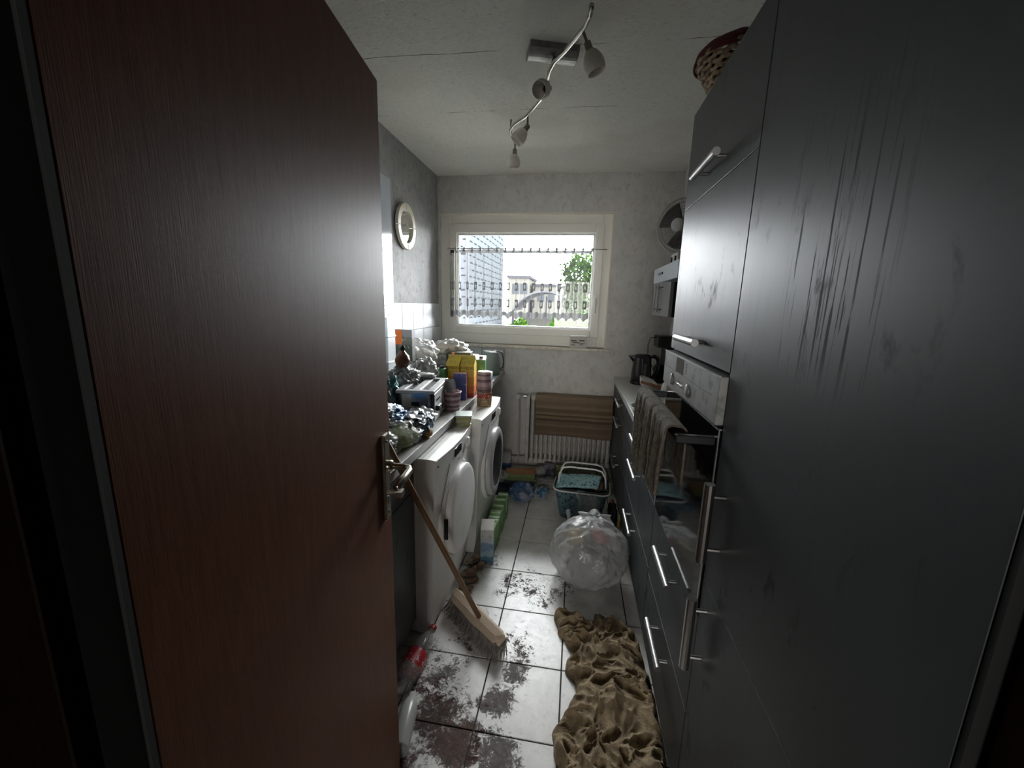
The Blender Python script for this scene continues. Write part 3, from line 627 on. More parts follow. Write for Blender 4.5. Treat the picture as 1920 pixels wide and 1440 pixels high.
def machine(lab, xf, y0, label, dark_door):
    W = (-.86, y0 + .3, 0); t = thing('dryer' if not dark_door else 'washing_machine', label, 'dryer' if not dark_door else 'washing machine', W); y1 = y0 + .598; dx = xf + .548
    def q(v): return [(a - W[0], b - W[1], c - W[2]) for a, b, c in v]
    def bld(mb, name, m, par=None, **k):
        mb.v = q(mb.v); return mb.build(name, m, par or t, **k)
    bld(MB().box(-1.17 + dx, -.635 + dx, y0, y1, .012, .800), 'casing', APPL, bevel=.006)
    bld(MB().box(-1.17 + dx, -.585 + dx, y0 - .001, y1 + .001, .803, .85), 'top_cover', APPL, bevel=.004)
    bld(MB().box(-.612 + dx, -.609 + dx, y0 + .01, y1 - .01, .8502, .8512), 'top_seam', APPG)
    # front panel: bows outwards, leans very slightly forward at the top
    n = 14; vs = []
    for i in range(n + 1):
        y = y0 + (y1 - y0) * i / n; b = .020 * math.sin(PI * i / n)
        for x, z in ((-.633, .012), (-.588 + b * .7, .012), (-.575 + b, .10), (-.566 + b, .55), (-.552 + b, .80), (-.548 + b, .846), (-.583, .8508), (-.633, .849)): vs.append((x + dx, y, z))
    fs = [(i * 8 + k, (i + 1) * 8 + k, (i + 1) * 8 + (k + 1) % 8, i * 8 + (k + 1) % 8) for i in range(n) for k in range(8)] + [tuple(range(7, -1, -1)), tuple(n * 8 + k for k in range(8))]
    bld(MB().add(vs, fs), 'front_panel', APPL, bevel=.003)
    def fx(y, z): 
        zs = [(.0, -.588), (.10, -.575), (.55, -.566), (.80, -.552), (.85, -.548)]
        for (za, xa), (zb, xb) in zip(zs, zs[1:]):
            if z <= zb: base = xa + (xb - xa) * (z - za) / (zb - za); break
        return base + .020 * math.sin(PI * (y - y0) / (y1 - y0)) + dx
    bld(MB().box(fx(y0 + .2, .74) - .018, fx(y0 + .2, .735) - .0165, y0 + .004, y1 - .004, .7125, .7145), 'panel_joint', APPG)
    yc, zc, r = y0 + .305, .49, .222
    xd = fx(yc, zc)
    bld(MB().lathe([(r + .020, -.014), (r + .018, .006), (r + .004, .010), (r + .002, 0)], 56, (xd, yc, zc), (1, 0, 0)), 'door_bezel', APPL, smooth=True)
    if dark_door:
        dr = bld(MB().lathe([(r, .006), (r, .030), (r - .012, .040), (r - .055, .044), (r - .062, .038)], 56, (xd, yc, zc), (1, 0, 0)), 'door', mat('door_ring_grey', (.50, .50, .50), .3), smooth=True)
        bld(MB().lathe([(r - .06, .040), (r - .10, .020), (r - .16, .006), (0, .0)], 48, (xd, yc, zc), (1, 0, 0)), 'porthole', mat('smoky_porthole', (.09, .095, .10), .12), smooth=True)
    else:
        dr = bld(MB().lathe([(r, .006), (r, .032), (r - .008, .040), (r - .03, .0425), (0, .050)], 56, (xd, yc, zc), (1, 0, 0)), 'door', APPL, smooth=True)
        bld(MB().box(xd + .001, xd + .026, yc - r - .004, yc - r + .006, zc - .05, zc + .05), 'grip_recess', BLACKM, bevel=.002)
    # controls
    bld(MB().box(fx(y0 + .27, .80) - .004, fx(y0 + .27, .80) + .0025, y0 + .225, y0 + .335, .782, .822), 'display', BGLASS, bevel=.0015)
    k_ = MB().lathe([(.026, 0), (.026, .012), (.022, .020), (0, .021)], 26, (fx(y0 + .46, .79) - .002, y0 + .45, .785), (1, 0, 0)); bld(k_, 'programme_knob', APPL, smooth=False, bevel=.001)
    for k in range(5): bld(MB().lathe([(.006, 0), (.005, .004), (0, .0045)], 12, (fx(y0 + .3, .75) - .001, y0 + .25 + .045 * k, .752), (1, 0, 0)), 'button', APPG if k % 2 else WHITEP)
    # slanted grip groove and detergent drawer outline left of the door
    bld(MB().tube([(fx(y0 + .14, .77) + .0005, y0 + .165, .775), (fx(y0 + .1, .70) + .0005, y0 + .125, .69), (fx(y0 + .07, .62) + .0005, y0 + .085, .60)], [.0045, .004, .0035], 8), 'groove', APPG)
    mk = MB(); 
    for k in range(7): mk.box(fx(y0 + .04, .80) - .001, fx(y0 + .04, .80) + .0012, y0 + .028 + .0095 * k, y0 + .0335 + .0095 * k, .806, .806 + (.010 if k in (0, 3) else .007))
    bld(mk, 'brand_print', BLACKP)['kind'] = 'stuff'
    for a in (y0 + .06, y1 - .06):
        for x in (-1.1 + dx, -.66 + dx): bld(MB().lathe([(.02, 0), (.02, .012)], 12, (x, a, 0), cap=True), 'foot', BLACKP)
    return t
machine('', -.548, 1.531, 'white tumble dryer with closed white round door, nearest the broom', False)
machine('', -.503, 2.172, 'white washing machine with dark porthole, nearest the window', True)

# wall mirror: round, cream ring in four segments
mr = thing('wall_mirror', 'round wall mirror with cream segmented ring frame above the wall tiles', 'mirror', (XL, 2.885, 2.02))
MB().lathe([(0, .012), (.112, .012)], 48, (0, 0, 0), (1, 0, 0)).build('mirror_glass', mat('mirror_silver', (.85, .86, .87), .03, 1), mr)
MB().lathe([(.150, .0), (.148, .010), (0, .010)], 48, (0, 0, 0), (1, 0, 0)).build('back_plate', BLACKP, mr, smooth=False)
CRM = mat('cream_lacquer', (.66, .62, .50), .3)
for k in range(4):
    a0 = k * PI / 2 + R(4); a1 = a0 + PI / 2 - R(2.4); vs = []; n = 14
    for i in range(n + 1):
        a = a0 + (a1 - a0) * i / n
        for r_, x in ((.110, .011), (.110, .030), (.152, .030), (.152, .006)): vs.append((x, r_ * math.cos(a), r_ * math.sin(a) * 1.02))
    fs = [(i * 4 + j, i * 4 + (j + 1) % 4, (i + 1) * 4 + (j + 1) % 4, (i + 1) * 4 + j) for i in range(n) for j in range(4)] + [(0, 1, 2, 3), tuple(n * 4 + j for j in (3, 2, 1, 0))]
    MB().add(vs, fs).build('ring_segment', CRM, mr, bevel=.002)
MB().tube([(.013, -.04, .0), (.0135, .0, .012), (.0135, .03, .008)], .002, 6).build('scribble_mark', BLACKP, mr)

# ================================================================== BACK WALL: radiator, pipe, towel, sill box, curtain
rd = thing('radiator', 'ribbed off-white radiator under the window with a striped towel on it', 'radiator', (0, 3.52, .10))
nR = 17; x0r, x1r = -.335, .330
sec = None
for k in range(nR):
    x = x0r + (x1r - x0r) * k / (nR - 1)
    if sec is None:
        mb = MB()
        for yy in (-.045, .035): mb.tube([(0, yy, .03), (0, yy, .59)], .0135, 8)
        mb.box(-.019, .019, -.062, .052, -.0, .040).box(-.019, .019, -.062, .052, .575, .615)
        sec = mb.build('radiator_rib', RADM, rd, bevel=.006, seg=2); sec.location = (x, 0, 0)
    else:
        o = sec.copy(); C.objects.link(o); o.location = (x, 0, 0)
MB().tube([(x0r - .02, -.005, .02), (x1r + .004, -.005, .02)], .016, 10).build('lower_header', RADM, rd)
MB().tube([(x0r - .02, -.005, .595), (x1r + .004, -.005, .595)], .016, 10).build('upper_header', RADM, rd)
MB().box(x0r - .060, x0r - .030, -.065, .07, -.01, .61).build('end_plate', RADM, rd, bevel=.004)
rp = MB(); rp.tube([(-.375, -.005, .595), (-.455, -.005, .595), (-.468, .0, .585), (-.468, .02, .40), (-.468, .03, .0), (-.468, .03, -.045)], .0085, 10)
rp.tube([(-.375, -.005, .02), (-.62, .03, .0), (-.76, .05, -.01)], .008, 10)
rp.build('pipe', mat('pipe_paint', (.50, .49, .45), .45), rd, smooth=True)
MB().lathe([(.0, -.0), (.017, .002), (.02, .02), (.019, .055), (.012, .065), (0, .066)], 20, (-.462, -.01, .598), (-.25, -1, 0)).build('thermostat_knob', WHITEP, rd, smooth=True)
MB().tube([(-.43, -.005, .597), (-.40, -.005, .597)], .014, 10).build('valve', CHROME, rd)
# striped towel on the radiator
def mk_stripes():
    m, nt, p, o = newmat('brown_striped_cloth'); p.inputs['Roughness'].default_value = .95
    g = N(nt, 'ShaderNodeNewGeometry'); s = N(nt, 'ShaderNodeSeparateXYZ'); nt.links.new(g.outputs[0], s.inputs[0])
    cr = N(nt, 'ShaderNodeValToRGB'); cr.color_ramp.interpolation = 'CONSTANT'; el = cr.color_ramp.elements
    st = [(0, (.19, .13, .085)), (.08, (.15, .10, .065)), (.20, (.22, .16, .11)), (.26, (.17, .12, .08)), (.36, (.085, .06, .045)), (.44, (.24, .17, .10)), (.52, (.10, .07, .05)), (.58, (.26, .19, .125)), (.66, (.16, .105, .065)), (.78, (.28, .20, .13)), (.86, (.21, .15, .10)), (.94, (.26, .18, .12))]
    while len(el) < len(st): el.new(.5)
    for e, (q, c) in zip(el, st): e.position = q; e.color = col(c)
    nt.links.new(rng(nt, s.outputs[2], .345, .735), cr.inputs[0])
    f = rng(nt, noi(nt, coords(nt, 'World', (60, 60, 400)), 2, 2), .4, .6, 0, .35)
    nt.links.new(mix(nt, f, cr.outputs[0], (.12, .085, .055)), p.inputs['Base Color']); bump(nt, p, noi(nt, coords(nt, 'World', (1, 1, 3)), 160, 2), .6, .004); return m
def rt_(u, v):
    x = -.313 + .665 * u; s = v * .56
    sag = .004 * math.sin(u * 14) + .003 * nz((u * 6, v * 3, 2))
    if s < .16: return (x, 3.584, .557 + s)
    if s < .165 + .12: a = (s - .16) / .125; return (x, 3.584 - .138 * a, .7215 + .004 * math.sin(a * PI) + sag * .3)
    return (x + .004 * math.sin(v * 9), 3.445 - .004 * abs(math.sin(u * 22)) + sag, .7215 - (s - .285) * 1.28 + .006 * math.sin(u * 5))
o = MB().grid(rt_, 90, 40).build('striped_towel', mk_stripes(), None, smooth=True, solid=.004, loc=(.02, 3.5, .6)); tag(o, 'brown and beige striped cloth hanging over the radiator', 'towel')
# cardboard box on the sill
bxm = mat('grey_white_carton', (.55, .53, .48), .6)
sbx = thing('small_carton', 'small pale cardboard box with dark printed lines on the window sill', 'box', (.025, 3.602, 1.1415), R(-2))
MB().box(-.072, .072, -.028, .032, 0, .095).build('box_body', bxm, sbx, bevel=.001)
MB().box(-.072, .072, -.029, .034, .095, .1035).build('box_lid', WHITEP, sbx, bevel=.001)
pk = MB()
for x, z, w_, h_ in ((-.062, .055, .05, .010), (-.05, .040, .06, .008), (.01, .058, .045, .010), (.008, .038, .05, .006), (.015, .026, .03, .006), (-.06, .022, .035, .006)): pk.box(x, x + w_, -.0286, -.0278, z, z + h_)
pk.build('printed_lines', mat('print_ink', (.10, .09, .085), .6), sbx)['kind'] = 'stuff'

# half curtain on a thin rod
CT = thing('half_curtain', 'sheer white half curtain with printed squares and pointed hem across the window', 'curtain', (-.48, 3.605, 1.38))
MB().tube([(-.66, 0, .585), (.70, 0, .585)], .0042, 10).build('curtain_rod', mat('rod_metal', (.42, .41, .39), .35, .7), CT)
MB().lathe([(.009, 0), (.009, .02)], 12, (-.66, 0, .585), (-1, 0, 0), cap=True).build('rod_end', CRM, CT)
for x in (-.655, .69): MB().tube([(x, 0, .585), (x, .04, .585)], .004, 8).build('rod_bracket', WHITEP, CT)
def mk_sheer():
    m, nt, p, out = newmat('sheer_curtain_fabric')
    p.inputs['Base Color'].default_value = (.5, .5, .48, 1); p.inputs['Roughness'].default_value = .9
    tl = N(nt, 'ShaderNodeBsdfTranslucent'); tl.inputs[0].default_value = (.2, .2, .2, 1); ad = N(nt, 'ShaderNodeMixShader'); ad.inputs[0].default_value = .6
    nt.links.new(p.outputs[0], ad.inputs[1]); nt.links.new(tl.outputs[0], ad.inputs[2])
    uv = N(nt, 'ShaderNodeUVMap'); uv.uv_map = 'UVMap'; s = N(nt, 'ShaderNodeSeparateXYZ'); nt.links.new(uv.outputs[0], s.inputs[0])
    U = math_(nt, 'FRACT', math_(nt, 'MULTIPLY', s.outputs[0], 16)); ui = math_(nt, 'FLOOR', math_(nt, 'MULTIPLY', s.outputs[0], 16)); V = s.outputs[1]
    du = math_(nt, 'ABSOLUTE', math_(nt, 'SUBTRACT', U, .5))
    acc = None
    for vc, par in ((.30, 0), (.55, 0)):
        dv = math_(nt, 'ABSOLUTE', math_(nt, 'SUBTRACT', V, 1 - vc)) if False else math_(nt, 'ABSOLUTE', math_(nt, 'SUBTRACT', V, vc - .08))
        inside = math_(nt, 'MULTIPLY', math_(nt, 'LESS_THAN', du, .23), math_(nt, 'LESS_THAN', dv, .058))
        # a round fruit-like motif left open inside each printed square
        rr = math_(nt, 'SQRT', math_(nt, 'ADD', math_(nt, 'POWER', math_(nt, 'MULTIPLY', du, 1.0), 2), math_(nt, 'POWER', math_(nt, 'MULTIPLY', dv, 3.6), 2)))
        wob = math_(nt, 'MULTIPLY', math_(nt, 'SUBTRACT', noi(nt, uv.outputs[0], 60, 2), .5), .07)
        ring = math_(nt, 'GREATER_THAN', math_(nt, 'ADD', rr, wob), .125)
        q = math_(nt, 'MULTIPLY', inside, ring); acc = q if acc is None else math_(nt, 'MAXIMUM', acc, q)
    hem = math_(nt, 'LESS_THAN', V, .085); top = math_(nt, 'GREATER_THAN', V, .955)
    dens = math_(nt, 'MAXIMUM', math_(nt, 'MULTIPLY', acc, .9), math_(nt, 'MAXIMUM', math_(nt, 'MULTIPLY', hem, .8), math_(nt, 'MULTIPLY', top, .8)))
    weave = rng(nt, noi(nt, coords(nt, 'Object'), 700, 2), .3, .7, .0, .10)
    lw = N(nt, 'ShaderNodeLayerWeight'); lw.inputs[0].default_value = .5
    f = math_(nt, 'MINIMUM', math_(nt, 'ADD', math_(nt, 'ADD', math_(nt, 'ADD', .22, math_(nt, 'MULTIPLY', math_(nt, 'POWER', lw.outputs['Facing'], 2.0), 1.35)), weave), math_(nt, 'MULTIPLY', dens, 1.0)), 1)
    t = N(nt, 'ShaderNodeBsdfTransparent'); mx = N(nt, 'ShaderNodeMixShader'); nt.links.new(f, mx.inputs[0])
    nt.links.new(t.outputs[0], mx.inputs[1]); nt.links.new(ad.outputs[0], mx.inputs[2]); nt.links.new(mx.outputs[0], out.inputs[0])
    htb = math_(nt, 'MAXIMUM', hem, top)
    nt.links.new(mix(nt, dens, (.62, .61, .57), (.10, .10, .11)), p.inputs['Base Color']); nt.links.new(mix(nt, htb, mix(nt, dens, (.028, .028, .028), (.018, .018, .0185)), (.055, .055, .055)), tl.inputs[0]); return m
SHEER = mk_sheer()
def curtain(xa, xb, nu, nfold, amp, seed, z0=0., z1=.575, name='curtain_panel'):
    amp *= 1.25
    nv = 26; mb = MB(); cells = []
    def P(u, v):
        ph = u * nfold * 2 * PI; a = amp * (1 - .35 * v) * (1 + .4 * nz((u * 5, seed, 0)))
        zz = z0 + (z1 - z0) * v
        hemd = (abs(((u * 16) % 1) - .5) * 2) * .034 * (1 - v) ** 6      # pointed hem
        return (xa + (xb - xa) * u + .003 * math.sin(ph * 1.0 + 1) * (1 - v * .6) + .012 * nz((u * 7, v * 1.5, seed)), a * math.sin(ph) - .003, zz + hemd - .016 * (1 - v) ** 6)
    mb.grid(P, nu, nv); o = mb.build(name, SHEER, CT, smooth=True)
    uvl = o.data.uv_layers.new(name='UVMap')
    for lp in o.data.loops:
        i = lp.vertex_index; uvl.data[lp.index].uv = ((i % (nu + 1)) / nu, (i // (nu + 1)) / nv)
    return o
curtain(-.605, .575, 480, 16, .013, 3)
curtain(-.655, -.612, 60, 2.5, .016, 9, .0, .575, 'bunched_end')
for k in range(17):
    x = -.60 + k * .0735; MB().box(x - .008, x + .008, -.0065, .0065, .565, .597).build('curtain_loop', mat('loop_white', (.6, .6, .57), .8) if k == 0 else bpy.data.materials['loop_white'], CT, bevel=.002)

# ================================================================== CEILING LAMP
lp = thing('ceiling_lamp', 'wavy chrome ceiling spotlight bar with four frosted glass shades', 'lamp', (-.17, 2.0, H))
def LB(mb, name, m, par=None, **k):
    mb.v = [(a + .17, b - 2.0, c - H) for a, b, c in mb.v]; return mb.build(name, m, par or lp, **k)
# base: half-round steel housing
vs = []; n = 12
for k in range(n + 1):
    a = PI * k / n
    for t in (-.105, .105): vs.append((t, .060 * math.cos(a), -.040 * math.sin(a)))
fs = [(2 * k, 2 * k + 1, 2 * k + 3, 2 * k + 2) for k in range(n)] + [tuple(2 * k for k in range(n, -1, -1)), tuple(2 * k + 1 for k in range(n + 1))]
b_ = MB().add(vs, fs).build('ceiling_base', STEEL, lp, smooth=False, bevel=.002); b_.location = (.005, -.03, 0); b_.rotation_euler = (0, 0, R(17))
rod = [(-.008, 1.60, 2.49), (-.011, 1.645, 2.49), (-.026, 1.70, 2.49), (-.061, 1.765, 2.49), (-.103, 1.84, 2.49), (-.149, 1.907, 2.49), (-.175, 1.973, 2.49), (-.186, 2.047, 2.49), (-.196, 2.12, 2.49), (-.23, 2.212, 2.49), (-.271, 2.29, 2.49), (-.324, 2.39, 2.49), (-.403, 2.482, 2.49), (-.438, 2.55, 2.49), (-.449, 2.624, 2.49), (-.437, 2.705, 2.49), (-.402, 2.783, 2.49)]
LB(MB().tube(rod, .0085, 12), 'wavy_rod', CHROME, smooth=True)
LB(MB().tube([(-.152, 1.955, 2.53), (-.158, 1.93, 2.492)], .008, 10), 'rod_holder', BLACKP)
LB(MB().tube([(-.445, 2.60, 2.562), (-.447, 2.60, 2.495)], .0045, 8), 'rod_strut', STEEL)
BRZ = mat('dull_lamp_metal', (.28, .25, .21), .4, .8)
for (P0, P1, rim) in (((-.035, 1.725, 2.487), (-.016, 1.738, 2.452), (.022, 1.742, 2.362)), ((-.187, 2.05, 2.487), (-.181, 2.045, 2.455), (-.214, 1.965, 2.415)), ((-.318, 2.385, 2.487), (-.318, 2.395, 2.442), (-.372, 2.385, 2.372)), ((-.433, 2.70, 2.487), (-.433, 2.70, 2.430), (-.437, 2.70, 2.350))):
    P0, P1, Q = Vector(P0), Vector(P1), Vector(rim); D = (Q - P1).normalized()
    s_ = LB(MB().tube([P0, P1], .0055, 8), 'spot_arm', BRZ)
    LB(MB().lathe([(0, -.006), (.013, -.006), (.014, .020), (.019, .026), (.019, .030)], 18, P1, D), 'socket', BRZ, s_)
    g = LB(MB().lathe([(.017, .024), (.026, .034), (.035, .052), (.039, .070), (.038, .086), (.034, .100), (.0322, .100), (.036, .085), (.037, .07), (.033, .053), (.024, .036)], 28, P1, D), 'glass_shade', FROST, s_, smooth=True)

# ================================================================== THINGS ON THE LEFT WORKTOP
ZT = .9003
def single(o, label, cat, group=None): return tag(o, label, cat, group)
# toaster
ts = thing('toaster', 'brushed steel toaster with two slots and black lever on the left worktop', 'toaster', (-.795, 2.055, ZT), R(7))
mb = MB(); hw, hl = .095, .185
def rrect(hw, hl, r, z, n=6):
    out = []
    for cx, cy_, a0 in ((hw - r, hl - r, 0), (-hw + r, hl - r, 90), (-hw + r, -hl + r, 180), (hw - r, -hl + r, 270)):
        for k in range(n + 1): a = R(a0 + 90 * k / n); out.append((cx + r * math.cos(a), cy_ + r * math.sin(a), z))
    return out
def loft(mb, rings, cap=True):
    n = len(rings[0]); vs = [p for q in rings for p in q]
    fs = [(i * n + k, i * n + (k + 1) % n, (i + 1) * n + (k + 1) % n, (i + 1) * n + k) for i in range(len(rings) - 1) for k in range(n)]
    if cap: fs += [tuple(reversed(range(n))), tuple((len(rings) - 1) * n + k for k in range(n))]
    return mb.add(vs, fs)
loft(mb, [rrect(hw, hl, .03, .008), rrect(hw, hl, .03, .150)]); mb.build('steel_body', mat('dark_chrome', (.34, .33, .32), .2, 1), ts)
loft(MB(), [rrect(hw - .004, hl - .004, .03, 0), rrect(hw - .004, hl - .004, .03, .0079)]).build('base', BLACKP, ts)
SILV = mat('silver_plastic', (.55, .55, .54), .35, .3)
top = MB()
for x0, x1 in ((-.097, -.058), (-.020, .020), (.058, .097)): top.box(x0, x1, -.150, .150, .1502, .166)
top.box(-.097, .097, -.187, -.1502, .1502, .166).box(-.097, .097, .1502, .187, .1502, .166); top.build('top_rim', SILV, ts, bevel=.003)
for x in (-.039, .039): MB().box(x - .0185, x + .0185, -.1495, .1495, .1502, .1535).build('slot_floor', BLACKM, ts)
wr = MB()
for x in (-.050, -.029, .029, .050):
    for k in range(9): wr.tube([(x, -.13 + .0325 * k, .1536), (x, -.13 + .0325 * k, .163)], .001, 4)
wr.build('slot_wires', STEEL, ts)['kind'] = 'stuff'
MB().box(.0955, .0985, -.182, .182, .01, .149).build('control_side', SILV, ts, bevel=.002)
MB().box(.098, .118, -.165, -.095, .060, .088).build('lever', BLACKP, ts, bevel=.005)
MB().lathe([(.015, 0), (.014, .012), (0, .013)], 20, (.0985, -.02, .055), (1, 0, 0)).build('browning_knob', BLACKP, ts)
for k in range(3): MB().lathe([(.006, 0), (.005, .004), (0, .004)], 12, (.0985, -.135 + .03 * k, .112), (1, 0, 0)).build('button', BLACKP, ts)
MB().box(-.018, .022, -.1875, -.1850, .088, .108).build('grip_mark', BLACKM, ts, bevel=.006)
MB().box(.0, .004, -.1875, -.1850, .05, .088).build('lever_slit', BLACKM, ts)

def gable(name, w, d, h, hg, m, mtop, par):
    mb = MB(); mb.box(-w, w, -d, d, 0, h); o = mb.build(name, m, par, bevel=.001)
    g = MB().add([(-w, -d, h), (w, -d, h), (w, d, h), (-w, d, h), (-w, 0, h + hg), (w, 0, h + hg)], [(0, 1, 5, 4), (2, 3, 4, 5), (0, 4, 3), (1, 2, 5)]).box(-w, w, -.0015, .0015, h + hg - .002, h + hg + .018)
    g.build('gable_top', mtop, par); return o
JUICE = print_mat('juice_print', [(0, (.30, .03, .02)), (.12, (.55, .14, .02)), (.34, (.62, .27, .03)), (.62, (.68, .42, .05)), (.80, (.72, .52, .05))], 2, .02, .45, [((.60, .32, .12), 7, .60), ((.45, .08, .03), 5, .66)])
JT = mat('juice_gable_yellow', (.62, .50, .06), .45, c2=(.5, .35, .08), sc=30)
INK = mat('dark_red_ink', (.13, .03, .02), .6)
for (x, y, rz, lab) in ((-.675, 2.535, 4, 'yellow and orange tall juice carton nearer the window edge, lettered XXL'), (-.765, 2.53, -2, 'yellow juice carton half hidden behind the blue box, lettered XXL')):
    zb = ZT
    j = thing('juice_carton', lab, 'carton', (x, y, zb), R(rz), 'yellow juice cartons on the left worktop')
    gable('carton_body', .044, .046, .215, .034, JUICE, JT, j)
    for xx in (-.0215, .0215): textmesh('lettering', 'XXL', .027, INK, j, (xx, -.0465, .190), (R(90), 0, 0))
# blue carton
b = thing('blue_carton', 'dark blue and pink carton between the cup and the juice cartons', 'carton', (-.70, 2.43, ZT), R(10))
MB().box(-.040, .040, -.03, .03, 0, .165).build('carton_body', print_mat('blue_print', [(0, (.03, .05, .20)), (.3, (.025, .045, .17)), (.85, (.04, .06, .24))], 2, .02, .4, [((.5, .25, .3), 6, .62), ((.5, .55, .62), 9, .66)]), b, bevel=.002)
MB().box(-.038, .038, -.028, .028, .165, .168).box(.0402, .0408, -.029, .029, .002, .163).build('pink_side', mat('pink_card', (.62, .40, .42), .5), b)
# striped cup with crumpled grey pouch in it
CUPM = print_mat('striped_cup_print', [(0, (.22, .13, .14)), (.10, (.40, .30, .30)), (.20, (.15, .06, .08)), (.32, (.42, .32, .33)), (.45, (.24, .11, .14)), (.62, (.45, .38, .38)), (.78, (.20, .08, .11)), (.9, (.4, .3, .3))], 2, .015, .4, [((.5, .42, .42), 7, .63)])
c = thing('striped_cup', 'pink and burgundy striped tub with a grey pouch in it, right of the toaster', 'tub', (-.672, 2.165, ZT))
MB().lathe([(0, 0), (.042, 0), (.050, .105), (.0475, .105), (.040, .006), (0, .006)], 36).build('tub_wall', CUPM, c, smooth=False)
MB().tube([(.051 * math.cos(a), .051 * math.sin(a), .106) for a in [2 * PI * k / 36 for k in range(37)]], .0028, 8, False).build('rim', mat('pink_rim', (.48, .25, .28), .4), c, smooth=True)
FOIL = mat('silver_foil', (.42, .42, .43), .42, .8, bp=(20, .5, .012))
p_ = MB()
def pouch(u, v):
    a = 2 * PI * u; r = (.031 * (1 - v) ** .6 + .010 * v); fl_ = .008 + .6 * (1 - v)
    return (.012 + .022 * v * -1.2 + (r + .014 * v) * math.cos(a) * (1 + .12 * nz((u * 5, v * 4, 3))), r * math.sin(a) * (fl_ + .1) + .006 * nz((v * 6, u * 3, 1)), .012 + .165 * v)
p_.grid(pouch, 28, 20); o = p_.build('grey_pouch', mat('grey_pouch_film', (.36, .37, .36), .35, .3, bp=(40, .8, .01)), None, smooth=True)
o.location = (-.672, 2.165, ZT + .0); tag(o, 'grey crumpled paper pouch sticking up out of the striped tub', 'pouch')
# jars/tubs stack on the washing machine
j = thing('nut_jar', 'clear jar with red label and nuts, standing on the washing machine edge', 'jar', (-.560, 2.50, .8505))
MB().lathe([(0, 0), (.046, 0), (.048, .006), (.048, .088), (.044, .094), (0, .094)], 32).build('jar_wall', print_mat('nut_jar_print', [(0, (.30, .20, .10)), (.5, (.40, .28, .15)), (.56, (.42, .06, .05)), (.92, (.35, .30, .24))], 2, .06, .25, [((.52, .42, .28), 9, .54), ((.10, .05, .03), 12, .62)]), j, smooth=False)
MB().lathe([(.047, .094), (.047, .103), (0, .104)], 32).build('lid', mat('brown_lid', (.20, .13, .11), .4), j)
j = thing('striped_cup', 'pink and purple striped tub upside down on top of the nut jar', 'tub', (-.563, 2.50, .955))
MB().lathe([(0, 0), (.050, 0), (.050, .01), (.043, .115), (.040, .120), (0, .120)], 36).build('tub_wall', print_mat('pink_cup_print', [(0, (.2, .10, .11)), (.08, (.33, .22, .23)), (.22, (.52, .36, .34)), (.45, (.22, .12, .17)), (.60, (.55, .38, .35)), (.78, (.24, .14, .18)), (.88, (.60, .45, .38))], 2, .02, .4), j)
# green cartons, blue pack, dark box with oranges, jug, small green carton
GRN = print_mat('green_print', [(0, (.06, .20, .07)), (.5, (.10, .30, .09)), (.8, (.08, .24, .08))], 2, .02, .45, [((.55, .62, .52), 8, .62)])
WCAP = mat('white_cap', (.75, .76, .74), .4)
for x, y, z, rz, lab in ((-.668, 2.86, ZT, 6, 'green drink carton with white slanted top, beside the grey jug'), (-.745, 2.93, ZT, -8, 'green drink carton with white top, behind the yellow juice cartons')):
    g = thing('green_carton', lab, 'carton', (x, y, z), R(rz), 'green cartons by the jug')
    MB().box(-.034, .034, -.034, .034, 0, .20).build('carton_body', GRN, g, bevel=.001)
    MB().add([(-.034, -.034, .2003), (.034, -.034, .2003), (.034, .034, .225), (-.034, .034, .225), (-.034, .034, .2003), (.034, .034, .2003)], [(0, 1, 2, 3), (3, 2, 5, 4), (0, 3, 4), (1, 5, 2)]).build('slanted_top', WCAP, g)
    MB().lathe([(.013, 0), (.013, .014), (0, .015)], 18, (0, 0, .210), (0, -.35, 1)).build('screw_cap', BLACKP if x > -.7 else WCAP, g)
g = thing('green_carton', 'small green carton with black cap behind the toaster', 'carton', (-.835, 2.47, ZT), R(-5))
MB().box(-.034, .034, -.03, .03, 0, .185).build('carton_body', GRN, g, bevel=.002); MB().lathe([(.015, 0), (.015, .014), (0, .015)], 16, (0, 0, .186)).build('screw_cap', BLACKP, g)
b = thing('fruit_box', 'dark box printed with orange fruit behind the yellow juice cartons', 'box', (-.80, 2.76, ZT), R(5))
MB().box(-.085, .085, -.05, .05, 0, .262).build('box_body', print_mat('fruit_print', [(0, (.03, .04, .035)), (.6, (.045, .05, .045)), (.8, (.03, .035, .03))], 2, .03, .45, [((.55, .28, .13), 2.2, .56)]), b, bevel=.002)
o = MB().box(-.03, .03, -.05, .05, 0, .125).build('blue_white_pack', print_mat('blue_white_print', [(0, (.55, .60, .66)), (.5, (.12, .25, .55)), (.75, (.62, .66, .70))], 2, .05, .4), None, bevel=.003); o.location = (-.600, 2.76, ZT)
single(o, 'small blue and white pack between jar stack and jug', 'pack')
jg = thing('grey_jug', 'grey-green jug with dark wire handle at the window end of the left worktop', 'jug', (-.70, 3.38, ZT))
JG = mat('grey_green_jug', (.24, .27, .25), .4)
MB().lathe([(0, 0), (.072, 0), (.076, .02), (.070, .15), (.060, .195), (.054, .200), (0, .201)], 32).build('jug_body', JG, jg, smooth=True)
MB().tube([(.03, -.01, .204), (.080, -.012, .202), (.098, -.014, .185), (.108, -.014, .12), (.104, -.014, .07), (.078, -.01, .055)], .005, 8).build('wire_handle', BLACKP, jg, smooth=True)
MB().tube([(-.075, 0, .204), (.05, 0, .206)], .004, 8).build('lid_edge', WCAP, jg)
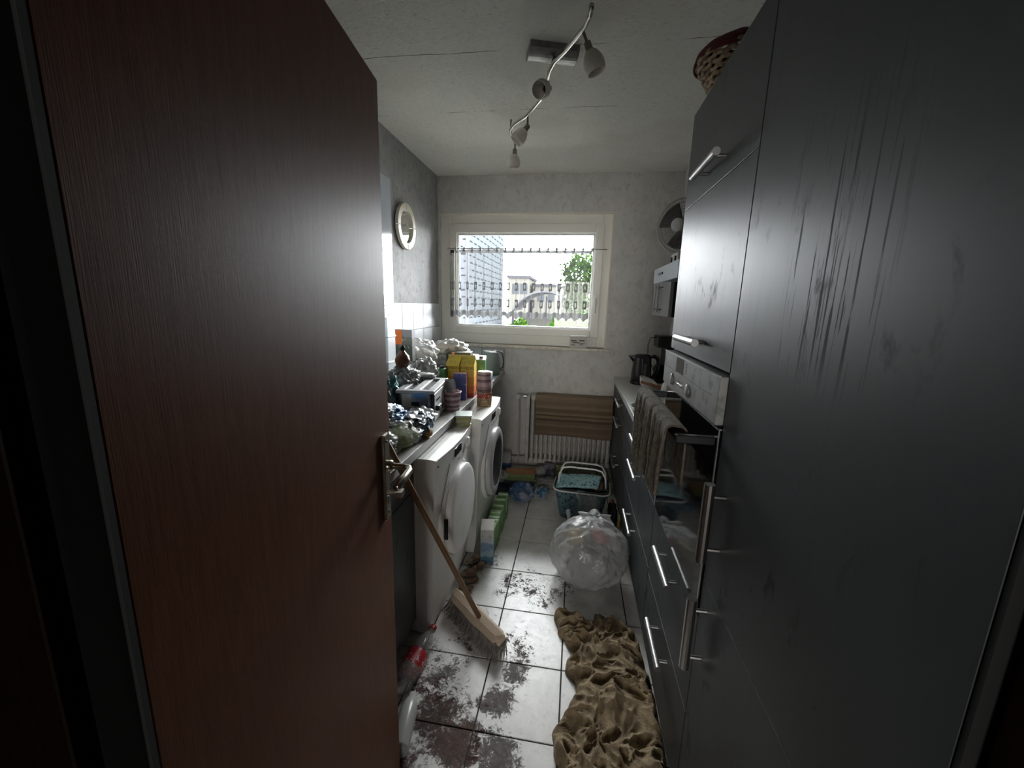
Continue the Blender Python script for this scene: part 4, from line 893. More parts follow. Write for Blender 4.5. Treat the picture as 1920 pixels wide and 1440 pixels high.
# yellow-green pack at the worktop edge
yp = thing('margarine_tub', 'yellow-green tub with pale lid on the dryer edge', 'tub', (-.578, 2.075, .8508), R(14))
loft(MB(), [rrect(.036, .048, .012, 0), rrect(.042, .054, .014, .050)]).build('tub_body', print_mat('yellow_green_print', [(0, (.42, .40, .16)), (.4, (.50, .50, .28)), (.75, (.45, .42, .10))], 2, .1, .4, [((.6, .62, .5), 5, .58)]), yp)
loft(MB(), [rrect(.0445, .0565, .015, .0502), rrect(.0445, .0565, .015, .058), rrect(.040, .052, .014, .0595)]).build('lid', mat('pale_green_lid', (.48, .56, .50), .35), yp)

# bags and wrappings heaped behind and in front of the toaster
CLEAR = mk_film('clear_bag_film', (.62, .62, .60), .62, .22)
CLEARW = mk_film('milky_bag_film', (.60, .60, .58), .30, .25, c2=(.45, .43, .40), sc=9)
TEAL = mk_film('teal_bag_film', (.34, .35, .34), .25, .22, c2=(.04, .24, .24), sc=6)
GREYB = mk_film('grey_bag_film', (.30, .29, .28), .25, .2, c2=(.46, .46, .46), sc=14)
BLUEB = mk_film('blue_bag_film', (.02, .24, .52), .06, .3, c2=(.01, .12, .34), sc=12)
NAVYB = mk_film('navy_bag_film', (.02, .07, .13), .05, .36, c2=(.05, .12, .18), sc=8)
OLIVE = mat('lettuce_green_content', (.14, .22, .05), .6, c2=(.34, .38, .18), sc=14)
CARD = mat('brown_cardboard', (.27, .18, .10), .7)
def bag(name, label, cat, c, rad, seed, m, crumple=.16, freq=2.2, flat=ZT, inner=None, rot=0, sub=5, peak=None, group=None):
    t = thing(name, label, cat, (c[0], c[1], flat), rot, group)
    blob(MB(), (0, 0, c[2] - flat), rad, seed, crumple * 1.0, freq * 1.08, sub, .001, peak).build('bag_film', m, t, smooth=True)
    for k, (dx, dy, dz, rx, ry, rz_, mm) in enumerate(inner or []):
        blob(MB(), (dx, dy, dz), (rx, ry, rz_), seed + 20 + k, .10, 2, 3, .004).build('bag_content', mm, t, smooth=True)
    return t
o = MB().box(-.06, .06, -.05, .05, 0, .51).box(-.064, .064, -.054, .054, .40, .412).box(-.064, .064, -.054, .054, .26, .27).build('storage_box', mk_film('milky_box_plastic', (.85, .90, .92), .42, .25, bp=(14, .3, .01)), None, bevel=.010, seg=3); o.location = (-1.068, 2.13, ZT)
single(o, 'tall milky white plastic container next to the wooden door edge', 'container')
bl = bag('bread_bag', 'milky plastic pack of bread rolls lying on the heap, topmost beside the window', 'bag', (-.90, 2.86, 1.16), (.135, .11, .075), 31, CLEARW, .14, 2.4, 1.06, [(-.05, 0, .09, .05, .07, .05, mat('bread_roll', (.46, .36, .24), .7, c2=(.60, .52, .40), sc=20)), (.04, .01, .085, .055, .07, .05, bpy.data.materials['bread_roll'])])
MB().box(-.075, .055, -.102, -.100, .09, .15).build('printed_label', print_mat('bread_label', [(0, (.40, .38, .36)), (.5, (.52, .50, .47)), (.8, (.42, .38, .38))], 2, .05, .4, [((.22, .18, .18), 9, .60)]), bl)
bag('bread_bag', 'clear plastic pack with white wrapping lying on the heap behind the brown onion', 'bag', (-1.05, 2.60, 1.16), (.14, .12, .095), 33, CLEAR, .17, 2.2, 1.03, [(-.04, 0, .12, .06, .07, .06, WHITEP), (.05, 0, .11, .06, .06, .05, mat('eggshell', (.62, .58, .52), .6))])
bag('bin_bag_heap', 'dark crumpled bag filling the heap below the bread packs', 'bag', (-.99, 2.68, .985), (.20, .28, .085), 35, mk_film('dark_bag_film', (.06, .055, .05), .02, .3), .12, 2, ZT)
on = thing('onion', 'brown onion with dark neck on top of the bag heap', 'onion', (-.925, 2.08, 1.137))
ONI = mat('onion_skin', (.20, .075, .028), .32, c2=(.11, .04, .018), sc=10, stretch=(8, 8, 1))
MB().lathe([(0, 0), (.018, .003), (.036, .022), (.042, .046), (.034, .072), (.018, .090), (.010, .104), (.006, .112), (0, .113)], 24).build('bulb', ONI, on, smooth=True)
MB().tube([(0, 0, .100), (.004, 0, .118), (.008, -.003, .128)], [.013, .012, .004], 8).build('dry_neck', BLACKM, on)
bag('plastic_bag', 'grey crumpled plastic bag under the onion', 'bag', (-.93, 2.10, 1.06), (.085, .11, .085), 41, GREYB, .2, 2.6, .98)
bag('plastic_bag', 'teal and grey crumpled bag left of the toaster', 'bag', (-.975, 1.93, 1.01), (.10, .13, .12), 42, TEAL, .18, 2.4, ZT)
bag('plastic_bag', 'shiny clear crumpled bag behind the toaster', 'bag', (-.905, 2.34, 1.05), (.085, .10, .11), 43, GREYB, .2, 2.6, .93)
bag('plastic_bag', 'small grey crumpled wrapper beside the toaster base', 'bag', (-.93, 1.76, .965), (.055, .07, .06), 44, GREYB, .2, 2.6, ZT)
b = thing('orange_box', 'box with bright orange side panel under the wall tiles', 'box', (-1.06, 2.37, 1.14), R(-6))
MB().box(-.055, .085, -.02, .02, 0, .19).build('box_body', print_mat('photo_print', [(0, (.08, .09, .07)), (.5, (.14, .16, .12)), (.75, (.26, .25, .26))], 2, .12, .5, [((.50, .40, .33), 4, .62), ((.16, .10, .16), 5, .60)]), b, bevel=.001)
MB().box(-.056, .018, -.0215, -.0202, .10, .188).build('orange_panel', mat('orange_card', (.72, .16, .02), .5), b)
b = bag('plastic_bag', 'dark bag holding up the orange box against the tiled wall', 'bag', (-1.07, 2.38, 1.01), (.12, .14, .13), 45, mk_film('darkgrey_bag_film', (.08, .075, .07), .05, .3, c2=(.25, .24, .22), sc=8), .15, 2.2, ZT)
# front heap at the worktop edge
bag('salad_bag', 'clear bag with green salad, lowest of the heap in front of the toaster', 'bag', (-.725, 1.56, .945), (.095, .12, .062), 51, CLEAR, .2, 2.3, ZT, [(.01, -.01, .040, .082, .108, .045, OLIVE)])
bag('blue_bag', 'bright blue crumpled bag in front of the toaster', 'bag', (-.775, 1.62, 1.005), (.052, .085, .040), 52, BLUEB, .22, 2.4, .955)
bag('snack_bag', 'torn silver snack bag with dark blue print in front of the toaster', 'bag', (-.675, 1.70, .950), (.050, .085, .058), 53, NAVYB, .14, 2.2, ZT)
def foil_fn(u, v):
    a = PI * (u * 1.0 - .05); r = .060 + .007 * math.sin(u * 26) + .006 * nz((u * 5, v * 4, 3))
    return (-r * math.cos(a) * 1.05, (v - .5) * .19 + .01 * math.sin(u * 7), .050 + r * math.sin(a) * .62 + .004 * math.sin(v * 22 + u * 9))
o = MB().grid(foil_fn, 50, 30).build('foil_wrapper', FOIL, None, smooth=True, solid=.0006); o.location = (-.70, 1.71, ZT + .018); single(o, 'crinkled silver foil wrapper lying over the dark blue snack bag', 'wrapper')
bag('foil_bag', 'white and silver crumpled wrapper at the wooden door edge', 'wrapper', (-.80, 1.56, 1.01), (.06, .08, .06), 55, mk_film('white_silver_film', (.62, .63, .65), .10, .2), .25, 2.6, .95)
bag('plastic_bag', 'clear crumpled bag drooping near the broom top', 'bag', (-.735, 1.40, .945), (.065, .085, .055), 56, mk_film('thin_clear_film', (.42, .43, .40), .45, .2), .2, 2.6, ZT)
single(blob(MB(), (0, 0, .022), (.022, .03, .022), 57, .12, 2, 3, .001).build('bread_crust', mat('crust', (.30, .18, .08), .8), None, smooth=True), 'tan crust poking out of the snack bag', 'bread').location = (-.632, 1.672, ZT)
# egg box / white crumbs on toaster rear
o = blob(MB(), (0, 0, .014), (.06, .035, .016), 58, .25, 3, 3, .001).build('tissue', mat('tissue_paper', (.55, .55, .53), .9), None, smooth=True); o.location = (-.845, 2.215, ZT + .1665); single(o, 'crumpled white tissue on the far end of the toaster', 'tissue')

# ================================================================== FLOOR THINGS
# broom
br = thing('broom', 'wooden broom leaning on the worktop edge, head on the stained tiles', 'broom', (-.38, 1.59, 0))
hd0, hd1 = Vector((-.531, 1.728, .087)), Vector((-.238, 1.482, .087)); ax = (hd1 - hd0).normalized(); per = Vector((ax.y, -ax.x, 0)).normalized()
if per.y > 0: per = -per
tl_ = (Vector((0, 0, 1)) * .96 - per * .1).normalized()
def hp(s, a, b): return tuple(hd0 + ax * s + per * a + Vector((0, 0, b)) - Vector((-.38, 1.59, 0)))
Lh = (hd1 - hd0).length; ring = []; n = 10
mb = MB(); vs = []
prof = [(-.030, -.014), (.030, -.030), (.030, -.014), (.018, .004), (-.012, .018), (-.030, .004)]
for s, k in ((0, .55), (.03, .95), (Lh * .35, 1), (Lh * .42, 1.14), (Lh * .58, 1.14), (Lh * .65, 1), (Lh - .03, .95), (Lh, .55)):
    vs += [hp(s, a * k, b) for a, b in prof]
m_ = len(prof); fs = [(i * m_ + k, i * m_ + (k + 1) % m_, (i + 1) * m_ + (k + 1) % m_, (i + 1) * m_ + k) for i in range(7) for k in range(m_)] + [tuple(reversed(range(m_))), tuple(7 * m_ + k for k in range(m_))]
mb.add(vs, fs).build('brush_head', BROOMW, br, bevel=.003)
bm_ = MB(); rs = random.Random(3)
for i in range(44):
    for j in range(5):
        s = .012 + (Lh - .024) * i / 43; a = -.024 + .012 * j; s2 = s + (s - Lh / 2) * .16 + rs.uniform(-.004, .004); a2 = a * 1.5 + .024 + rs.uniform(-.004, .004)
        for q in range(3):
            o_ = rs.uniform(-.003, .003); bm_.tube([hp(s + o_, a, -.016), hp((s + s2) / 2 + o_, a + (a2 - a) * .35, -.055), hp(s2 + o_ * 2, a2 + o_, -.0865)], [.0016, .0018, .0009], 3)
bm_.build('bristles', mat('grey_brown_bristle', (.11, .095, .085), .8, c2=(.20, .17, .15), sc=50), br)['kind'] = 'stuff'
MB().tube([(.019, -.006, .080), (-.080, -.112, .41), (-.202, -.242, .815), (-.300, -.347, 1.14)], .0115, 12).build('broom_handle', STICKW, br, smooth=True)

# blanket
BL = mat('khaki_terry_blanket', (.34, .255, .15), .95, c2=(.20, .145, .085), sc=22, lo=.35, hi=.62, bp=(230, .9, .006))
lf = [(1.80, .02), (1.745, -.03), (1.66, .0), (1.60, .035), (1.545, .07), (1.50, .035), (1.455, .035), (1.40, .075), (1.34, .08), (1.27, .05), (1.19, -.005), (1.13, .005), (1.07, .03), (.95, .03), (.80, .02), (.66, .05)]
rg = [(1.80, .23), (1.745, .27), (1.70, .33), (1.62, .362), (1.54, .372), (1.46, .376), (1.38, .376), (1.25, .376), (1.10, .37), (.95, .36), (.80, .35), (.66, .33)]
def itp(t, y):
    t = sorted(t)
    for (a, xa), (b, xb) in zip(t, t[1:]):
        if y <= b: k = (y - a) / (b - a); k = k * k * (3 - 2 * k); return xa + (xb - xa) * k
    return t[-1][1]
def blanket(u, v):
    ytop = 1.815 - .035 * abs(math.sin(u * 8.5)) - .045 * max(0, math.sin(u * 5.2 - .9)) ; y = .66 + (ytop - .66) * v
    xa, xb = itp(lf, y), itp(rg, y); x = xa + (xb - xa) * u
    ed = min(u, 1 - u, (1 - v) * 1.6, v * 3) ; e = min(1, ed / .10); e = math.sqrt(max(0, 1 - (1 - e) ** 2))
    wx = x + .06 * nz((x * 5, y * 5, 1)) + .025 * nz((x * 13, y * 13, 5)); wy = y + .06 * nz((x * 5, y * 5, 9)) + .025 * nz((x * 13, y * 13, 7))
    f1 = max(0, ridge((wx * 1.3 + 3, wy * .8, .3), 7)) ** 1.6; f2 = max(0, ridge((wx * 1.0, wy * 1.3 + 8, .7), 15)) ** 1.5; f3 = max(0, ridge((wx * 1.2, wy * .9, .9), 32))
    hump = .075 * math.exp(-((x - .22) / .14) ** 2 - ((y - 1.27) / .13) ** 2) + .055 * math.exp(-((x - .20) / .15) ** 2 - ((y - 1.02) / .14) ** 2) + .05 * math.exp(-((x - .2) / .15) ** 2 - ((y - .82) / .12) ** 2) + .03 * math.exp(-((x - .25) / .10) ** 2 - ((y - 1.52) / .12) ** 2)
    calm = 1 - .45 * math.exp(-((x - .2) / .10) ** 2 - ((y - 1.22) / .10) ** 2)
    z = e * (.008 + hump + calm * (.036 * f1 + .024 * f2 + .011 * f3))
    x2 = x + .012 * nz((x * 10, y * 10, 21)); 
    if z > .095: x2 = min(x2, .350)
    return (min(x2, .405), y + .012 * nz((x * 10, y * 10, 33)), max(.0008, z))
o = MB().grid(blanket, 200, 420).build('blanket', BL, None, smooth=True, loc=(.2, 1.3, 0)); single(o, 'crumpled khaki brown terry blanket on the floor by the drawers', 'blanket')

# trash bag
TB = mk_film('white_translucent_bin_film', (.66, .67, .67), .55, .13, bp=(7, .8, .03))
tb = thing('trash_bag', 'tied translucent white trash bag full of rubbish in the middle of the floor', 'trash bag', (.140, 2.09, 0))
def tbag():
    vs, fs = ico(6); out = []
    for d in vs:
        a = math.atan2(d.y, d.x)
        k = 1 + .05 * nz(d * 2.0 + Vector((3, 1, 2))) + .045 * (max(0, ridge((d.x * 1.6, d.y * 1.6, d.z * 1.2), 2.1)) - .4) + .012 * ridge((d.x, d.y, d.z), 8)
        F = noise.voronoi(Vector((d.x * 2.3, d.y * 2.3, d.z * 1.3)) + Vector((4, 2, 7)))[0]; k += .085 * (F[0] - .45); F = noise.voronoi(d * 5.2)[0]; k += .022 * F[0]
        if d.z > .25: k += .020 * math.sin(a * 9 + d.z * 5 + 2 * nz(d * 2)) * (d.z - .25)
        rz = .185
        z = .160 + d.z * rz * k; x = d.x * .208 * k * (1 + .0 * d.z); y = d.y * .195 * k
        if d.z > .55: x *= 1 - .25 * (d.z - .55); 
        z = max(.001, z); x = min(x, .210); out.append((x, y, z))
    return MB().add(out, fs)
tbag().build('bag_film', TB, tb, smooth=True)
def tk(u, v):
    a = 2 * PI * u; r = .018 + .075 * v ** 1.5 + .014 * math.sin(a * 6 + v * 4) * v
    return (.03 + r * math.cos(a), .06 + r * math.sin(a) * .8, .335 + .045 * v - .05 * v * v + .014 * math.sin(a * 5) * v)
MB().grid(tk, 60, 12).build('bag_neck_ruffle', mk_film('bag_neck_film', (.52, .52, .51), .35, .22), tb, smooth=True)
for k, (x, y, z, rx, ry, rz_, m_) in enumerate(((.02, -.01, .13, .160, .150, .115, mat('dark_rubbish', (.06, .062, .058), .6, c2=(.17, .17, .16), sc=9)), (-.07, .01, .235, .060, .055, .040, mat('yellow_rubbish', (.45, .36, .14), .5)), (.05, .0, .255, .055, .05, .040, mat('red_rubbish', (.42, .10, .06), .5)), (.12, .0, .20, .05, .07, .06, mat('white_rubbish', (.5, .5, .48), .6)), (-.11, -.02, .15, .05, .07, .07, bpy.data.materials['white_rubbish']))):
    blob(MB(), (x, y, z), (rx, ry, rz_), 70 + k, .16, 2.3, 4, .006).build('rubbish', m_, tb, smooth=True)
o = MB().tube([(0, 0, 0), (-.012, .02, .085)], .0135, 14).build('white_tube', WHITEP, None, bevel=.003); o.location = (.075, 2.435, .014); o.rotation_euler = (R(-12), R(-10), 0)
o.location = (.060, 2.40, .0); single(o, 'short white tube standing between the trash bag and the basket', 'tube')
o.data.transform(Matrix.Scale(2.5, 4, (0, 0, 1)))

# patterned shopping basket
def mk_pattern(name, c, c2, c3):
    m, nt, p, o = newmat(name); p.inputs['Roughness'].default_value = .8; v = coords(nt, 'Object')
    vo = N(nt, 'ShaderNodeTexVoronoi'); vo.inputs['Scale'].default_value = 52; nt.links.new(v, vo.inputs['Vector'])
    f = rng(nt, vo.outputs['Distance'], .36, .46, 1, 0); f2 = rng(nt, noi(nt, v, 38, 2), .43, .50)
    a = mix(nt, math_(nt, 'MULTIPLY', f, f2), c, c2); a = mix(nt, math_(nt, 'MULTIPLY', f, rng(nt, noi(nt, v, 33, 1), .6, .62)), a, c3); nt.links.new(a, p.inputs['Base Color']); return m
PT = mk_pattern('blue_leaf_print', (.13, .22, .25), (.020, .040, .065), (.30, .42, .45)); PT2 = mk_pattern('light_blue_leaf_print', (.33, .55, .58), (.03, .09, .13), (.60, .70, .70))
bk = thing('shopping_basket', 'folding shopping basket in blue leaf print with white metal handles', 'basket', (.105, 2.80, 0), R(-4))
loft(MB(), [rrect(.145, .095, .05, .0), rrect(.160, .108, .055, .08), rrect(.190, .135, .06, .238), rrect(.186, .131, .06, .238), rrect(.155, .103, .052, .07), rrect(.142, .092, .05, .004)]).build('fabric_body', PT, bk, smooth=False)
DB = mat('dark_band', (.03, .035, .05), .7)
loft(MB(), [rrect(.192, .137, .06, .222), rrect(.193, .138, .06, .243), rrect(.184, .129, .06, .243), rrect(.184, .129, .06, .222)], False).build('dark_rim_band', DB, bk)
ALU = mat('white_aluminium', (.88, .88, .85), .3)
rim = rrect(.196, .141, .062, .226); MB().tube(rim + [rim[0]], .0055, 8, False).build('rim_tube', ALU, bk, smooth=True)
for sgn, tilt, hh in ((-1, -.02, .150), (1, .04, .120)):
    y = sgn * .055; pts = [(-.165, y, .235), (-.160, y + tilt * .5, .235 + hh * .6), (-.135, y + tilt * .9, .235 + hh * .92), (-.09, y + tilt, .235 + hh), (.09, y + tilt, .235 + hh), (.135, y + tilt * .9, .235 + hh * .92), (.160, y + tilt * .5, .235 + hh * .6), (.168, y, .235)]
    MB().tube(pts, .0062, 10).build('carry_handle', ALU, bk, smooth=True)
for x in (-.172, .172): MB().box(x - .02, x + .02, -.075, .075, .218, .246).build('handle_joint', DB, bk, bevel=.006)
def lid(u, v):
    return (-.175 + .29 * u + .03 * v * u, -.130 + .23 * v, .246 + .050 * math.sin(min(1, u * 1.02) * PI * .62) * (.4 + .6 * math.sin(PI * v)) + .008 * nz((u * 4, v * 4, 2)))
MB().grid(lid, 30, 20).build('lid_flap', PT2, bk, smooth=True, solid=.006)
MB().tube([tuple(Vector(lid(1, k / 12)) + Vector((.003, 0, 0))) for k in range(13)], .0055, 8).build('lid_piping', DB, bk, smooth=True)
MB().box(-.025, .025, -.1435, -.1385, .205, .248).build('strap', PT, bk, bevel=.002)
blob(MB(), (.11, .02, .19), (.06, .09, .075), 81, .15, 2, 3).build('bag_content', CARD, bk, smooth=True)
def drape(u, v):
    return (.135 - .075 + .15 * u + .02 * math.sin(v * 5), 2.622 - .03 * v - .02 * math.sin(u * 9 + v * 3) * v - .006 * nz((u * 6, v * 6, 1)), .236 - .225 * v + .006 * math.sin(u * 11))
o = MB().grid(drape, 40, 40).build('plastic_sheet', mk_film('thin_grey_film', (.45, .46, .46), .55, .2), None, smooth=True, loc=(.14, 2.6, 0)); single(o, 'thin clear plastic bag hanging over the front of the blue basket', 'plastic bag')

# drink cartons along the washing machine
LG = print_mat('milk_green_print', [(0, (.07, .19, .05)), (.35, (.14, .34, .08)), (.62, (.20, .42, .12)), (.9, (.34, .52, .26))], 2, .03, .4, [((.62, .70, .58), 7, .60)])
LGT = print_mat('green_top_print', [(0, (.10, .28, .06)), (.25, (.45, .60, .36)), (.42, (.12, .32, .07)), (.7, (.40, .56, .30)), (.82, (.10, .30, .06))], 1, .08, .4)
cb = None
for k in range(6):
    lab = ('green and white milk carton, nearest the pale blue carton', 'second green milk carton from the pale blue carton', 'third green milk carton in the floor row from the pale blue carton', 'fourth green milk carton in the floor row from the pale blue carton', 'fifth green milk carton, next to the last of the floor row', 'last green milk carton of the floor row, nearest the blue bread bag')[k]
    loc = (-.452 + .004 * (k % 2), 2.235 + .083 * k, 0)
    if cb is None:
        cb = thing('milk_carton', lab, 'carton', loc, R(0), 'green milk cartons in a row on the floor')
        MB().box(-.034, .034, -.040, .040, .0, .165).build('carton_body', LG, cb, bevel=.002); MB().box(-.0335, .0335, -.0395, .0395, .1652, .1675).build('printed_top', LGT, cb)
        MB().box(-.034, .034, -.002, .002, .1676, .172).build('top_fold', WCAP, cb)
    else: dup(cb, loc, R((k % 3 - 1) * 1.0), lab)
m_ = thing('milk_carton', 'pale blue and white milk carton standing in front of the green ones', 'carton', (-.448, 2.135, 0), R(8))
MB().box(-.038, .038, -.040, .040, 0, .215).build('carton_body', print_mat('pale_blue_print', [(0, (.10, .22, .30)), (.2, (.30, .42, .48)), (.4, (.20, .28, .40)), (.62, (.42, .48, .50)), (.72, (.50, .50, .47))], 2, .05, .4, [((.07, .10, .16), 7, .60)]), m_, bevel=.002)
MB().add([(-.038, -.04, .2152), (.038, -.04, .2152), (.038, .04, .240), (-.038, .04, .240), (-.038, .04, .2152), (.038, .04, .2152)], [(0, 1, 2, 3), (3, 2, 5, 4), (0, 3, 4), (1, 5, 2)]).build('slanted_top', mat('card_white', (.58, .56, .52), .5), m_)
# peel and debris in front of the machines
DEB = mat('dry_leaf_debris', (.22, .13, .08), .8, c2=(.38, .28, .20), sc=25)
rs = random.Random(5)
for k, (x, y, s) in enumerate(((-.515, 2.10, 1.), (-.475, 2.05, .8), (-.52, 1.98, 1.1), (-.49, 1.93, .8), (-.50, 1.86, .7))):
    def lf_(u, v, s=s, k=k): return ((u - .5) * .075 * s * math.sin(PI * min(.98, max(.02, v))) + .012 * math.sin(v * 5 + k), (v - .5) * .11 * s, .003 + .012 * s * (abs(u - .5) * 2) ** 1.5 * abs(math.sin(v * 4 + k)) + .004 * s * (1 + nz((u * 4, v * 4, k))))
    o = MB().grid(lf_, 12, 16).build('dry_peel', DEB, None, smooth=True, solid=.0015); o.location = (x, y, .0015); o.rotation_euler = (0, 0, rs.uniform(0, 3)); single(o, ('curled brown peel beside the pale blue carton', 'small curled brown peel just in front of the pale blue carton', 'largest curled brown peel on the tiles by the dryer foot', 'brown peel scrap left of the floor joint by the dryer', 'smallest brown peel scrap, nearest the broom head')[k], 'peel', 'brown peel scraps on the tiles')
# PET bottle and second bottle by the door
pb = thing('plastic_bottle', 'clear empty plastic bottle with red label lying by the wooden door', 'bottle', (-.580, 1.375, .045), 0)
pb.rotation_euler = (R(-90), 0, R(-5))
pr = [(0, -.155), (.034, -.155), (.042, -.14), (.043, -.05), (.040, -.04), (.042, -.03), (.042, .04), (.036, .075), (.022, .11), (.014, .125), (.014, .155)]
def rib(pr): return pr
MB().lathe(pr, 32, (0, 0, 0), (0, 0, 1)).build('bottle_body', PET, pb, smooth=True)
MB().lathe([(.0435, -.065), (.0435, .005)], 32).build('red_label', print_mat('red_label_print', [(0, (.40, .015, .025)), (.7, (.45, .02, .03))], 2, .02, .35, [((.7, .66, .66), 6, .60)]), pb, smooth=True)
MB().lathe([(.016, .142), (.016, .160), (0, .161)], 18).build('screw_cap', mat('red_cap', (.4, .02, .03), .4), pb)
pb2 = thing('plastic_bottle', 'milky white bottle lying at the foot of the wooden door', 'bottle', (-.52, 1.12, .032), 0); pb2.rotation_euler = (R(-90), 0, R(10))
MB().lathe([(0, -.10), (.028, -.10), (.031, -.09), (.031, .04), (.022, .075), (.012, .09), (.012, .105), (0, .106)], 28).build('bottle_body', mat('milky_bottle', (.42, .42, .40), .3), pb2, smooth=True)

# things strewn under the window
def slab(name, label, cat, x, y, rz, w, d, h, m, tilt=0, z=.0, par=None, mt=None, tx=0):
    t = thing(name, label, cat, (x, y, z), R(rz)); t.rotation_euler = (R(tx), R(tilt), R(rz))
    MB().box(-w, w, -d, d, 0, h).build('box_body', m, t, bevel=.0015)
    if mt: MB().box(-w + .001, w - .001, -d + .001, d - .001, h, h + .0012).build('printed_face', mt, t)
    return t
slab('food_box', 'flat food box with green and orange print on the floor below the window', 'box', -.405, 3.235, 6, .125, .15, .045, mat('dark_box_side', (.03, .035, .05), .6), 0, .028,
     mt=print_mat('pizza_print', [(0, (.10, .20, .03)), (.30, (.20, .30, .06)), (.5, (.40, .13, .05)), (.66, (.48, .20, .04)), (.86, (.42, .16, .04))], 1, .10, .35, [((.62, .55, .42), 6, .63), ((.45, .08, .05), 5, .60), ((.10, .26, .04), 4, .64)]), tx=-3)
slab('small_carton', 'small white carton with grey print leaning on the food box', 'box', -.535, 3.17, 15, .042, .055, .012, mat('print_white', (.50, .50, .48), .5), 20, .075, mt=print_mat('grey_print', [(0, (.5, .5, .48)), (.3, (.22, .24, .26)), (.5, (.5, .5, .48))], 0, .1, .5))
slab('detergent_box', 'white and blue detergent box standing beside the washing machine', 'box', -.57, 3.50, 0, .045, .03, .165, print_mat('detergent_print', [(0, (.03, .08, .20)), (.42, (.52, .52, .50)), (.92, (.5, .5, .5))], 2, .06, .4, [((.35, .10, .08), 6, .62), ((.12, .12, .14), 7, .63)]))
slab('dark_box', 'dark blue flat box under the white carton', 'box', -.53, 3.06, 12, .06, .09, .03, mat('navy_card', (.02, .025, .05), .5))
slab('dark_box', 'dark box standing under the radiator, left of the green one', 'box', -.16, 3.40, -28, .05, .02, .13, mat('dark_purple_card', (.05, .04, .07), .4, c2=(.25, .25, .27), sc=20), 0)
slab('green_box', 'olive green box standing under the radiator behind the basket', 'box', -.055, 3.30, 14, .05, .035, .15, print_mat('olive_print', [(0, (.20, .07, .02)), (.35, (.09, .12, .03)), (.9, (.25, .28, .14))], 2, .05, .5))
slab('brown_box', 'dark red-brown box behind the blue basket', 'box', .10, 3.27, -5, .09, .05, .11, mat('dark_red_card', (.07, .03, .025), .6, c2=(.03, .03, .04), sc=15))
slab('brown_box', 'brown box in the dark corner beside the drawers', 'box', .29, 3.22, 10, .045, .08, .14, mat('brown_dark_card', (.09, .06, .025), .7, c2=(.04, .04, .02), sc=12))
BBG = mk_film('blue_bread_film', (.05, .13, .28), .35, .2, c2=(.30, .36, .48), sc=9)
bag('bread_bag', 'blue transparent bread bag lying on the floor beside the green cartons', 'bag', (-.345, 2.93, .07), (.095, .10, .065), 91, BBG, .18, 2.4, 0, [(.0, -.01, .05, .06, .05, .035, mat('bread_slice', (.45, .32, .18), .8, c2=(.5, .42, .3), sc=18))])
bag('blue_wrapper', 'small blue wrapper on the floor left of the basket', 'wrapper', (-.19, 3.02, .035), (.045, .07, .035), 92, mk_film('blue_wrap_film', (.05, .20, .34), .30, .2, c2=(.36, .45, .52), sc=12), .22, 2.6, 0)
bag('plastic_bag', 'thin clear bag lying under the window behind the blue wrapper', 'bag', (-.16, 3.20, .03), (.10, .08, .035), 93, mk_film('greyish_clear_film', (.38, .37, .35), .5, .22), .25, 2.6, 0)
bag('plastic_bag', 'small pale crumpled wrapper by the food box', 'wrapper', (-.245, 3.42, .04), (.05, .05, .04), 94, mk_film('pale_wrap_film', (.40, .38, .36), .3, .25), .25, 2.6, 0)
bag('plastic_bag', 'dark bag squeezed between the basket and the drawers', 'bag', (.325, 2.72, .07), (.03, .12, .075), 95, mk_film('blackish_film', (.03, .028, .028), .05, .25), .12, 2.4, 0)
slab('orange_card', 'bright orange piece of card beside the basket', 'card', .325, 2.74, -20, .028, .014, .006, mat('orange_plastic', (.62, .13, .03), .4), 40, .135)
slab('yellow_strip', 'yellow and brown paper strip standing against the drawer front', 'card', .347, 2.52, 4, .005, .016, .165, print_mat('yellow_strip_print', [(0, (.20, .08, .06)), (.15, (.30, .24, .20)), (.5, (.42, .28, .08)), (.8, (.50, .42, .14))], 2, .05, .5))
slab('brown_card', 'brown and pink food carton behind the trash bag', 'box', .285, 2.44, 20, .06, .045, .05, print_mat('brown_food_print', [(0, (.07, .03, .02)), (.45, (.26, .14, .07)), (.7, (.30, .18, .12))], 0, .1, .5))
bag('paper_wrapper', 'pale pink paper scrap at the drawer foot beside the trash bag', 'wrapper', (.327, 2.345, .04), (.028, .05, .04), 97, mat('pink_paper', (.50, .40, .35), .8, c2=(.3, .12, .09), sc=14), .2, 2.6, 0)

# ================================================================== OUTSIDE
def mk_slate():
    m, nt, p, o = newmat('slate_cladding'); p.inputs['Roughness'].default_value = 1; p.inputs['Specular IOR Level'].default_value = 0
    v = coords(nt, 'Object'); s = N(nt, 'ShaderNodeSeparateXYZ'); nt.links.new(v, s.inputs[0])
    ro = math_(nt, 'MULTIPLY', s.outputs[2], 6.5); row = math_(nt, 'FLOOR', ro)
    cx_ = math_(nt, 'ADD', math_(nt, 'MULTIPLY', math_(nt, 'ADD', s.outputs[0], math_(nt, 'MULTIPLY', s.outputs[1], .6)), 4.2), math_(nt, 'MULTIPLY', row, .37))
    a = math_(nt, 'FRACT', cx_); b_ = math_(nt, 'FRACT', ro)
    ln = math_(nt, 'MULTIPLY', rng(nt, b_, .0, .34, 1, 0), rng(nt, a, .25, .45))
    nt.links.new(mix(nt, ln, (.019, .021, .023), (.001, .001, .001)), p.inputs['Base Color']); return m
gd = struct(MB().box(-30, 30, 4.1, 60, -1.05, -1).build('ground', mat('pale_paving', (.22, .21, .19), .9, c2=(.17, .165, .15), sc=3)))
hs = thing('house', 'slate-clad neighbouring house wall on the left outside the window', 'building', (-6.33, 10.5, -1))
